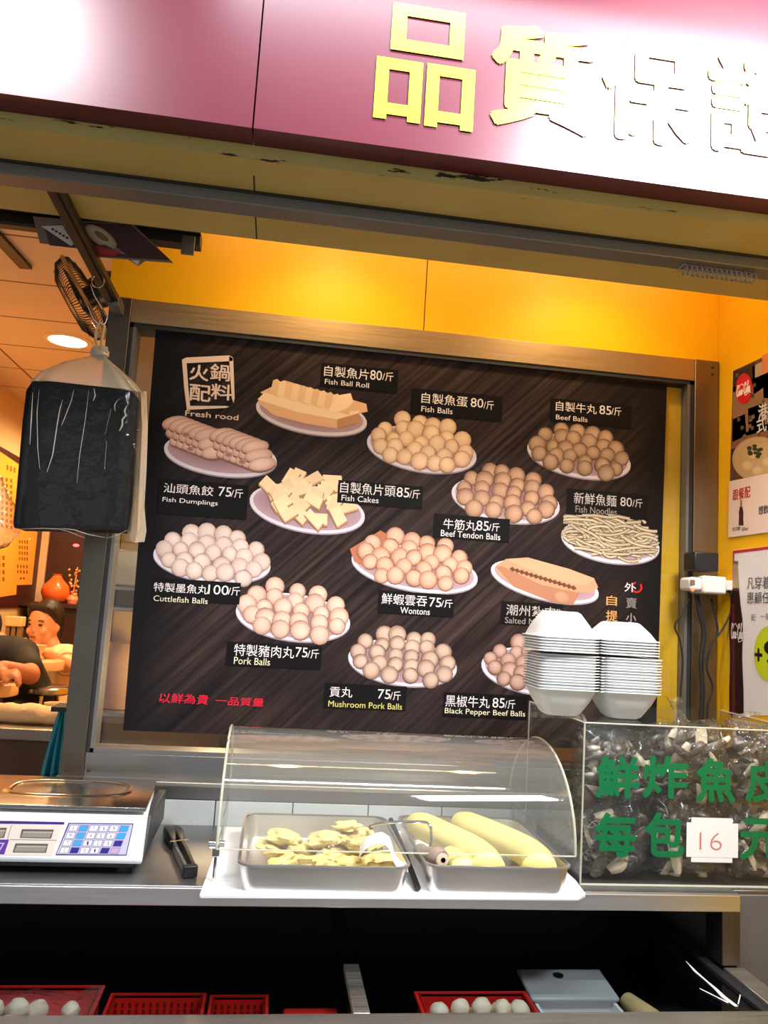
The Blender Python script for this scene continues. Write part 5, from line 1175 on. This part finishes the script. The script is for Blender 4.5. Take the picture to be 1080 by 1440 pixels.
# ---------------------------------------------------------------- dining room
WOODT = mat('light_wood_table', rgb(226, 190, 138), .35, vary=.06, scale=4)
def table(cx, cy, zt, rx, ry, label):
    t = thing('dining_table', (cx, cy, FL), label, 'table', 'dining tables')
    MB().lathe((0, 0, 0), [(.0, 0)], 3) if False else None
    prof = []
    rr = [[Vector((cx + (rx - e) * math.cos(2 * PI * j / 40), cy + (ry - e) * math.sin(2 * PI * j / 40), z)) for j in range(40)] for e, z in ((.01, zt - .05), (0, zt - .045), (0, zt - .004), (.004, zt))]
    MB().loft(rr).build('table_top', WOODT, t, ang=1.0)
    MB().lathe((cx, cy, FL), [(.22, 0), (.22, .012), (.03, .03), (.028, zt - .05 - FL)], 20).build('pedestal', DMETAL, t)
    return t
table(-1.30, 4.24, at(60, 928, 4.24).z, .285, .20, 'round light wood table in front of the woman in white')
ZN = at(10, 960, 3.55).z
table(-1.295, 3.52, ZN, .28, .20, 'near light wood table under the arms of the man in black')
# bowl on the far table
zb = at(60, 925, 4.28).z
bw = at(47, 920, 4.24)
tag(MB().lathe((bw.x, 4.22, zb), [(.030, 0), (.033, .006), (.060, .055), (.064, .066), (.060, .064), (.050, .03), (.02, .012)], 24).build('soup_bowl', mat('cream_ceramic', rgb(240, 220, 190), .3)), 'cream soup bowl on the far table by the woman', 'bowl')
stl = thing('stool', (-1.02, 3.98, FL), 'round chrome-edged stool behind the man in black', 'stool')
zs = at(65, 965, 3.98).z; xs = at(65, 965, 3.98).x
MB().lathe((xs, 3.98, zs - .035), [(.10, 0), (.115, .01), (.115, .03), (.10, .038)], 28).build('seat', CHROME, stl)
for k in range(3):
    a = k * 2.1 + .4; MB().tube([(xs + .05 * math.cos(a), 3.98 + .05 * math.sin(a), zs - .03), (xs + .14 * math.cos(a), 3.98 + .14 * math.sin(a), FL)], .011, 8).build('leg', CHROME, stl)

# people: one continuous surface each, remeshed from tapered limbs
def capsule(mb, a, b, ra, rb, n=14, flat=(1, 1)):
    a, b = Vector(a), Vector(b); d = (b - a); L = d.length; d.normalize()
    up = Vector((0, 1, 0)) if abs(d.y) < .9 else Vector((1, 0, 0)); u = d.cross(up).normalized(); v = u.cross(d); rings = []
    for i in range(6): th = PI / 2 * i / 5; rings.append((a - d * ra * math.cos(th), ra * math.sin(th) + 1e-4))
    for i in range(6): th = PI / 2 * i / 5; rings.append((b + d * rb * math.sin(th), rb * math.cos(th) + 1e-4))
    mb.loft([[c + u * math.cos(2 * PI * j / n) * r * flat[0] + v * math.sin(2 * PI * j / n) * r * flat[1] for j in range(n)] for c, r in rings])
def fuse(name, mb, material, parent, vox=.009, smooth=4):
    o = mb.build(name, material, parent)
    r = o.modifiers.new('fuse', 'REMESH'); r.mode = 'VOXEL'; r.voxel_size = vox; r.use_smooth_shade = True
    s = o.modifiers.new('soft', 'SMOOTH'); s.iterations = smooth; s.factor = .5
    return o
SKINW = mat('skin', rgb(222, 160, 122), .5, sss=.08)
LIPS = mat('lips', rgb(150, 70, 58), .4); HAIR = mat('dark_hair', rgb(28, 20, 18), .5); EYE_ = mat('dark_eye', rgb(30, 22, 20), .3)
SHIRT = mat('cream_shirt', rgb(240, 216, 178), .7, vary=.05, scale=20); BSHIRT = mat('black_tshirt', rgb(24, 24, 25), .75); BTROU = mat('dark_trousers', rgb(20, 19, 22), .75)
def hand(mb, w, d, side, palm, sc=1.0, curl=.5):
    """palm, four unequal curled fingers and a thumb from the side"""
    d = Vector(d).normalized(); side = Vector(side).normalized(); nrm_ = Vector(palm).normalized(); w = Vector(w)
    for k in range(4):
        q = side * (k - 1.5) * .019 * sc
        capsule(mb, w + q * .6, w + d * .085 * sc + q, .013 * sc, .0105 * sc, 8)
        L = (.066, .078, .074, .056)[k] * sc; k0 = w + d * .085 * sc + q
        k1 = k0 + (d * math.cos(curl) + nrm_ * math.sin(curl)) * L * .45; k2 = k1 + (d * math.cos(curl * 2.2) + nrm_ * math.sin(curl * 2.2)) * L * .55
        capsule(mb, k0, k1, .0098 * sc, .009 * sc, 8); capsule(mb, k1, k2, .009 * sc, .0075 * sc, 8)
    t0 = w + d * .03 * sc - side * .028 * sc; t1 = t0 + (d * .6 - side * .7 + nrm_ * .3).normalized() * .042 * sc; t2 = t1 + (d * .9 - side * .2 + nrm_ * .4).normalized() * .034 * sc
    capsule(mb, t0, t1, .013 * sc, .011 * sc, 8); capsule(mb, t1, t2, .011 * sc, .008 * sc, 8)

def woman():
    Y = 4.62
    def P(x, y, yy=Y): return at(x, y, yy)
    t = thing('person', Vector((-1.12, Y, FL)), 'woman in a cream short-sleeved shirt with a dark strap, seated at the far table', 'person')
    hc = P(63, 879); fw_ = Vector((-.35, -.93, -.04)).normalized(); sd_ = fw_.cross(Vector((0, 0, 1))).normalized(); upv = sd_.cross(fw_)
    H = lambda f, s, u: hc + fw_ * f + sd_ * s + upv * u
    mb = MB(); R = Matrix((sd_, fw_, upv)).transposed()
    mb.ell(hc + upv * .02, (.076, .095, .108), 20, 14, R); mb.ell(H(.028, 0, -.052), (.058, .062, .062), 16, 12, R); mb.ell(H(.05, 0, -.092), (.030, .032, .026), 12, 8, R)
    capsule(mb, H(.084, 0, .004), H(.093, 0, -.026), .008, .010, 8); mb.ell(H(.080, 0, -.032), (.017, .010, .008), 10, 8, R)
    for s in (-1, 1):
        mb.ell(H(-.005, s * .078, -.008), (.009, .018, .030), 10, 8, R); mb.ell(H(.070, s * .042, -.03), (.022, .018, .020), 10, 8, R)
    mb.ell(H(.082, 0, -.062), (.024, .012, .009), 10, 6, R); mb.ell(H(.078, 0, .035), (.055, .014, .010), 12, 6, R)
    nk = P(70, 908, Y + .02); capsule(mb, H(-.02, 0, -.06), nk, .05, .055)
    sl, sr = P(47, 922, Y + .03), P(95, 924, Y + .02); ch_ = (sl + sr) / 2
    hip = P(76, 985, Y + .12); capsule(mb, ch_ - Vector((.035, 0, .04)), hip - Vector((.06, 0, 0)), .095, .11); capsule(mb, ch_ + Vector((.035, 0, -.04)), hip + Vector((.06, 0, 0)), .095, .11)
    capsule(mb, sl, sr, .055, .06)
    # right arm up towards the mouth, left arm lying along the table edge
    el, wl = P(52, 931, Y - .20), P(38, 911, Y - .30); capsule(mb, sl, el, .048, .038); capsule(mb, el, wl, .036, .025)
    er, wr = P(94, 937, Y - .18), P(66, 919, Y - .30); capsule(mb, sr, er, .050, .040); capsule(mb, er, wr, .038, .026)
    hand(mb, wl, (wl - el), sd_, (0, 0, -1), .95, .6); hand(mb, wr, (wr - er), Vector((0, -1, .1)), (0, 0, -1), .95, .4)
    # seated legs under the table
    for s in (-1, 1):
        h0 = hip + Vector((s * .075, 0, -.03)); k = h0 + Vector((-.05 + s * .03, -.40, -.01)); a = Vector((k.x, k.y + .04, FL + .08)); capsule(mb, h0, k, .085, .06); capsule(mb, k, a, .055, .038); capsule(mb, a - Vector((0, 0, .04)), a - Vector((0, .16, .052)), .035, .026)
    body = fuse('body', mb, SKINW, t, .008, 3)
    sh = MB(); capsule(sh, ch_ - Vector((.035, 0, .035)), hip - Vector((.06, 0, 0)), .108, .125); capsule(sh, ch_ + Vector((.035, 0, -.035)), hip + Vector((.06, 0, 0)), .108, .125); capsule(sh, sl, sr, .068, .073)
    capsule(sh, sl, sl.lerp(el, .62), .062, .058); capsule(sh, sr, sr.lerp(er, .72), .066, .062)
    fuse('shirt', sh, SHIRT, t, .010, 3)
    tr = MB()
    for s in (-1, 1):
        h0 = hip + Vector((s * .075, 0, -.03)); k = h0 + Vector((-.05 + s * .03, -.40, -.01)); a = Vector((k.x, k.y + .04, FL + .10)); capsule(tr, h0, k, .098, .072); capsule(tr, k, a, .068, .050)
    fuse('trousers', tr, SHIRT, t, .012, 3)
    hr = MB(); hr.ell(H(-.026, 0, .048), (.083, .094, .097), 20, 14, R); hr.ell(H(-.065, 0, -.02), (.070, .050, .085), 16, 10, R)
    for s in (-1, 1): capsule(hr, H(.04, s * .060, .085), H(-.015, s * .080, .01), .026, .016, 10)
    capsule(hr, H(.060, -.045, .096), H(.062, .045, .098), .024, .024, 10)
    fuse('hair', hr, HAIR, t, .009, 2)
    for s in (-1, 1):
        MB().ell(H(.083, s * .031, .006), (.014, .007, .006), 10, 6, R).build('eye', EYE_, t)
        MB().tube([H(.086, s * .015, .026), H(.088, s * .033, .030), H(.078, s * .048, .024)], .0035, 6).build('eyebrow', HAIR, t)
    MB().ell(H(.096, 0, -.058), (.021, .006, .006), 12, 6, R).build('mouth', LIPS, t)
    stp = [P(60, 908, Y - .06), P(54, 920, Y - .10), P(50, 932, Y - .085)]
    partlabel(MB().tube(stp, .022, 8, flat=.4).build('bag_strap', BLACKR, t), 'dark strap over the shoulder')
    partlabel(MB().tube([sr.lerp(er, .74), sr.lerp(er, .82)], [.068, .066], 14).build('sleeve_cuff', mat('patterned_cuff', rgb(220, 180, 140), .7, vary=.3, scale=60), t), 'patterned sleeve cuff')
    # the seat she is on
    st = thing('stool', (hip.x, hip.y, FL), 'stool carrying the woman in the cream shirt', 'stool')
    MB().lathe((hip.x, hip.y + .02, hip.z - .165), [(.16, 0), (.17, .012), (.17, .035), (.155, .045)], 28).build('seat', BLACK, st)
    for k in range(4):
        a = k * PI / 2 + .7; MB().tube([(hip.x + .10 * math.cos(a), hip.y + .02 + .10 * math.sin(a), hip.z - .16), (hip.x + .16 * math.cos(a), hip.y + .02 + .16 * math.sin(a), FL)], .012, 8).build('leg', CHROME, st)
woman()
def man():
    Y = 3.95
    def P(x, y, yy=Y): return at(x, y, yy)
    t = thing('person', Vector((-1.25, Y, FL)), 'person in a black T-shirt leaning forward on crossed arms at the near table', 'person')
    mb = MB()
    fw_ = Vector((-.75, -.65, -.15)).normalized(); sd_ = fw_.cross(Vector((0, 0, 1))).normalized(); upv = sd_.cross(fw_); hc = P(-36, 893, Y - .10); R = Matrix((sd_, fw_, upv)).transposed()
    H = lambda f, s, u: hc + fw_ * f + sd_ * s + upv * u
    mb.ell(hc + upv * .02, (.076, .095, .108), 20, 14, R); mb.ell(H(.028, 0, -.052), (.058, .062, .062), 16, 12, R); capsule(mb, H(.088, 0, .008), H(.104, 0, -.028), .009, .013, 8); mb.ell(H(.082, 0, -.062), (.024, .012, .009), 10, 6, R)
    for s in (-1, 1): mb.ell(H(-.005, s * .078, -.008), (.009, .018, .030), 10, 8, R)
    sl, sr = P(-34, 920, Y - .16), P(30, 921, Y - .02); nk = P(-6, 906, Y - .06); capsule(mb, H(-.03, 0, -.06), nk, .052, .060); capsule(mb, sl, sr, .062, .066)
    ch_ = (sl + sr) / 2; hip = P(24, 985, Y + .14)
    capsule(mb, ch_ + Vector((-.03, .02, -.03)), hip + Vector((-.07, 0, 0)), .10, .115); capsule(mb, ch_ + Vector((.05, .02, -.03)), hip + Vector((.05, 0, 0)), .10, .115)
    er, wr = P(42, 949, Y - .28), P(4, 938, Y - .42); el, wl = P(-30, 952, Y - .36), P(2, 948, Y - .46)
    capsule(mb, sr, er, .054, .044); capsule(mb, er, wr, .043, .029); capsule(mb, sl, el, .052, .042); capsule(mb, el, wl, .042, .028)
    hand(mb, wr, wr - er, (0, -1, .2), (0, 0, -1), 1, .5); hand(mb, wl, wl - el, (0, 1, .2), (0, 0, -1), 1, .5)
    for s in (-1, 1):
        h0 = hip + Vector((s * .08, 0, -.03)); k = h0 + Vector((-.12 + s * .03, -.40, 0)); a = Vector((k.x, k.y + .05, FL + .08)); capsule(mb, h0, k, .085, .062); capsule(mb, k, a, .056, .04); capsule(mb, a - Vector((0, 0, .04)), a - Vector((0, .17, .052)), .036, .027)
    fuse('body', mb, mat('tanned_skin', rgb(196, 132, 98), .5, sss=.05), t, .009, 3)
    sh = MB(); capsule(sh, ch_ + Vector((-.03, .02, -.025)), hip + Vector((-.07, 0, 0)), .115, .128); capsule(sh, ch_ + Vector((.05, .02, -.025)), hip + Vector((.05, 0, 0)), .115, .128); capsule(sh, sl, sr, .076, .080)
    capsule(sh, sr, sr.lerp(er, .72), .070, .068); capsule(sh, sl, sl.lerp(el, .7), .068, .066); capsule(sh, nk + Vector((0, .02, -.02)), ch_, .075, .09)
    fuse('tshirt', sh, BSHIRT, t, .011, 3)
    tr = MB()
    for s in (-1, 1):
        h0 = hip + Vector((s * .08, 0, -.03)); k = h0 + Vector((-.12 + s * .03, -.40, 0)); a = Vector((k.x, k.y + .05, FL + .10)); capsule(tr, h0, k, .10, .075); capsule(tr, k, a, .070, .054)
    fuse('trousers', tr, BTROU, t, .012, 3)
    hr = MB(); hr.ell(H(-.028, 0, .045), (.085, .092, .100), 20, 14, R); hr.ell(H(-.06, 0, -.015), (.070, .050, .075), 16, 10, R); fuse('hair', hr, HAIR, t, .010, 2)
    for s in (-1, 1): MB().ell(H(.083, s * .031, .006), (.014, .007, .006), 10, 6, R).build('eye', EYE_, t)
    st = thing('stool', (hip.x, hip.y, FL), 'stool carrying the person in the black T-shirt', 'stool')
    MB().lathe((hip.x, hip.y + .02, hip.z - .165), [(.16, 0), (.17, .012), (.17, .035), (.155, .045)], 28).build('seat', BLACK, st)
    for k in range(4):
        a = k * PI / 2 + .7; MB().tube([(hip.x + .10 * math.cos(a), hip.y + .02 + .10 * math.sin(a), hip.z - .16), (hip.x + .16 * math.cos(a), hip.y + .02 + .16 * math.sin(a), FL)], .012, 8).build('leg', CHROME, st)
man()

# steel service table of the passage, with towel and cup
ic = thing('prep_table', (-1.05, 3.2, FL), 'steel-topped prep table in the passage behind the stall', 'table')
ZI = 1.05
MB().prism([(-1.62, 3.10, ZI - .04), (-0.62, 3.04, ZI - .04), (-0.62, 3.62, ZI - .04), (-1.62, 3.30, ZI - .04)], (0, 0, .04)).build('table_top', STEEL, ic, bevel=.003)
MB().prism([(-1.60, 3.115, FL), (-0.63, 3.055, FL), (-0.63, 3.58, FL), (-1.60, 3.28, FL)], (0, 0, ZI - .04 - FL)).build('front_panel', mat('brown_grey_panel', rgb(86, 72, 64), .5), ic, smooth=False)
tw = MB(); rings = []
for i in range(34):
    t = i / 33; x = -1.22 + t * .50; yy = 3.20 - .03 * t; h = .034 + .012 * mnoise.noise(Vector((x * 11, 0, 3))); w = .05 + .014 * mnoise.noise(Vector((x * 9, 5, 0)))
    rings.append([Vector((x, yy + w * math.cos(a), ZI + .002 + max(0, h + h * 1.0 * math.sin(a) + .006 * mnoise.noise(Vector((x * 25, a * 2, 1)))))) for a in [2 * PI * j / 14 for j in range(14)]])
tag(tw.loft(rings).build('towel', mat('cream_towel', rgb(244, 226, 186), .85, vary=.05, bump=.5, bscale=200)), 'rolled cream towel lying along the front of the prep table', 'towel')
cu_ = at(77, 992, 3.36)
tag(MB().lathe((cu_.x, 3.36, ZI), [(.026, 0), (.040, .05), (.041, .056), (.037, .054), (.024, .006)], 22).build('cup', MATS['cream_ceramic']), 'small cream cup behind the towel, next to the window post', 'cup')
# teal cloth hanging behind the post
cl = MB(); rings = []
for i in range(14):
    t = i / 13; xl, xr, y = 88 - 33 * t ** .8, 90, 990 + 104 * t; A, B = at(xl, y, 2.24), at(xr + 4, y, 2.24)
    rings.append([A.lerp(B, j / 16) + Vector((0, .012 * math.sin(j * 1.3 + t * 1.5) * (t + .1), 0)) for j in range(17)])
tc_ = cl.loft(rings, False, False, False)
tco = tag(tc_.build('teal_cloth', mat('teal_cotton', rgb(28, 124, 140), .85, vary=.2, scale=60, bump=.4, bscale=150), solid=.003), 'teal cloth hanging beside the foot of the left window post', 'cloth')
A = at(90, 992, 2.24)
MB().box(A.x - .012, A.x + .03, 2.16, 2.245, A.z - .006, A.z + .006).build('hanging_loop', BLACKR, tco, smooth=False)

# menu boards on the dining room's left wall
LW = Vector((-1.637, 0, 0)); LN = Vector((1, 0, 0))
OR = mat('orange_menu_card', rgb(250, 176, 62), .5)
def card(sheet, label, fill):
    t = thing('menu_board', hit(*sheet[3], LW, LN), label, 'menu board', 'orange menu boards')
    MB().prism([hit(x, y, LW, LN) for x, y in sheet], (.004, 0, 0)).build('card', OR, t, smooth=False)
    MBp = MB(); fill(MBp, Plane(LW + Vector((.004, 0, 0)), LN, .001)); MBp.build('lettering', PRT, t, ink=True, smooth=False)
BRN = rgb(120, 62, 20)
def lines(mb, pl, x0, x1, y0, y1, nx, ny, slope):
    for i in range(nx):
        for j in range(ny):
            x, y = x0 + (x1 - x0) * (i + .15) / nx, y0 + (y1 - y0) * (j + .15) / ny + slope * i; w, h = (x1 - x0) / nx * .6, (y1 - y0) / ny * .62
            for k in range(3):
                shape(mb, pl, [(x, y + h * k / 3), (x + w, y + h * k / 3 + .2), (x + w, y + h * (k + .5) / 3 + .2), (x, y + h * (k + .5) / 3)], 0, BRN)
            shape(mb, pl, [(x + w * .4, y), (x + w * .6, y), (x + w * .6, y + h), (x + w * .4, y + h)], .0005, BRN)
card([(-14, 626), (30, 656), (22, 836), (-16, 842)], 'orange menu board at the left edge, its top above the seaweed bag corner', lambda mb, pl: (lines(mb, pl, 8, 23, 652, 664, 3, 1, 2), lines(mb, pl, -6, 19, 668, 742, 4, 9, 1.5), lines(mb, pl, -4, 8, 780, 820, 2, 4, 0)))
card([(24, 742), (52, 748), (44, 822), (16, 823)], 'orange menu board partly hidden under the seaweed bag', lambda mb, pl: (lines(mb, pl, 26, 40, 758, 790, 4, 4, .3), lines(mb, pl, 23, 40, 793, 808, 4, 2, .2), lines(mb, pl, 27, 36, 811, 816, 2, 1, 0)))
# dark panel, cream post, shelf and ornaments at the back
DR = mat('dark_maroon_panel', rgb(64, 22, 24), .5)
struct(MB().box(-1.649, -1.638, 4.55, 5.89, 1.42, 2.36).build('trim_panel', DR, smooth=False))
pc = at(58, 790, 5.86)
struct(MB().box(pc.x - .03, pc.x + .035, 5.84, 5.9, FL, 2.7).build('trim_post', mat('cream_post', rgb(226, 190, 150), .5), smooth=False))
cab = thing('back_cabinet', (-1.3, 5.7, FL), 'dark wooden cabinet with a ledge along the back of the dining room', 'cabinet')
zl = at(80, 848, 5.62).z
MB().box(pc.x + .04, -0.2, 5.55, 5.89, FL, zl - .03).build('cabinet_body', DWOOD, cab, bevel=.004)
MB().box(-1.64, -0.2, 5.50, 5.83, zl - .03, zl).build('ledge', DWOOD, cab, bevel=.003)
MB().box(pc.x + .04, -0.2, 5.86, 5.89, zl, 2.25).build('back_board', mat('dark_brown_board', rgb(56, 28, 20), .45), cab, smooth=False)
v1 = at(79, 826, 5.66)
zv = zl
tag(MB().lathe((v1.x, 5.66, zv), [(.05, 0), (.075, .02), (.095, .07), (.085, .115), (.045, .155), (.025, .185), (.032, .195)], 24).build('vase', mat('orange_glaze', rgb(226, 110, 50), .25, coat=.5)), 'round orange vase on the dark cabinet ledge', 'vase')
v2 = at(103, 826, 5.64)
orn = thing('ornament', (v2.x, 5.66, zv), 'glittering beaded ornament right of the orange vase on the ledge', 'ornament')
MB().lathe((v2.x, 5.66, zv), [(.03, 0), (.04, .03), (.025, .06)], 16).build('base', mat('pink_glaze', rgb(240, 150, 120), .3), orn)
bd = MB()
for i in range(26):
    a, hh = rnd.uniform(0, 6.28), rnd.uniform(.06, .24); rr = rnd.uniform(.01, .06); bd.ell((v2.x + rr * math.cos(a), 5.66 + rr * math.sin(a) * .6, zv + hh), (.010, .010, .010), 8, 6)
bd.tube([(v2.x, 5.66, zv + .05), (v2.x + .01, 5.66, zv + .25)], .006, 6)
bd.build('beads', mat('gold_bead', rgb(240, 200, 150), .2, .8), orn)
rl_ = at(107, 767, 5.855)
tag(MB().ell((rl_.x, 5.853, rl_.z), (.022, .006, .011), 12, 8).build('indicator_lamp', mat('red_lamp_glow', (1, .1, .1), .4, emit=(1, .08, .08), estr=4)), 'small red glowing lamp on the dark back board', 'lamp')
ds = at(20, 902, 5.45)
dsp = thing('dispenser', (ds.x, 5.6, zl), 'pale box dispenser against the cream wall behind the black T-shirt', 'dispenser')
d0, d1 = at(11, 866, 4.95), at(32, 896, 4.95)
dsp.location = (d0.x, 4.95, FL); dsp['_base'] = (d0.x, 4.95, FL)
MB().box(d0.x, d1.x, 4.90, 4.98, d1.z + .06, d0.z).build('cover', mat('cream_plastic', rgb(246, 214, 150), .4), dsp, bevel=.006)
for k in range(3): MB().box(d0.x + .005 + k * .032, d0.x + .028 + k * .032, 4.915, 4.965, d1.z - .05, d1.z + .06).build('tube', mat('smoky_tube', rgb(150, 120, 86), .3), dsp, bevel=.004)
MB().box(d0.x - .01, d1.x + .01, 4.90, 4.98, FL, d1.z - .05).build('stand', CREAM, dsp, smooth=False)

# kitchen shelf glimpsed through the window's clear left strip
sh = thing('kitchen_shelf', (-0.36, 2.52, FL), 'steel kitchen shelf with containers seen through the window strip left of the poster', 'shelf')
for z in (1.02, 1.20, 1.50, 1.56, 1.86): MB().box(-0.52, -0.10, 2.40, 2.66, z, z + .012).build('shelf_board', STEEL, sh, bevel=.002)
for x in (-0.52, -0.12):
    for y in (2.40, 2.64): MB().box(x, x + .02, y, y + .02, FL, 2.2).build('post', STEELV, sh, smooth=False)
MB().box(-0.54, -0.10, 2.66, 2.68, FL, 2.6).build('back_sheet', mat('beige_sheet', rgb(214, 176, 118), .5), sh, smooth=False)
tag(MB().box(-0.49, -0.36, 2.44, 2.6, 1.573, 1.68).build('storage_box', mat('translucent_box', rgb(206, 200, 184), .4), bevel=.006), 'pale storage box on the kitchen shelf behind the window strip', 'box')
tag(MB().lathe((-0.42, 2.52, 1.214), [(.07, 0), (.09, .03), (.092, .13), (.085, .15), (.06, .19)], 24).build('jar', mat('pinkish_jar', rgb(210, 160, 118), .3)), 'pinkish rounded jar on the kitchen shelf behind the window strip', 'jar')
tag(MB().lathe((-0.41, 2.52, 1.034), [(.05, 0), (.085, .05), (.09, .055), (.083, .053), (.045, .008)], 24).build('steel_bowl', CHROME), 'steel bowl on the lower kitchen shelf behind the window strip', 'bowl')
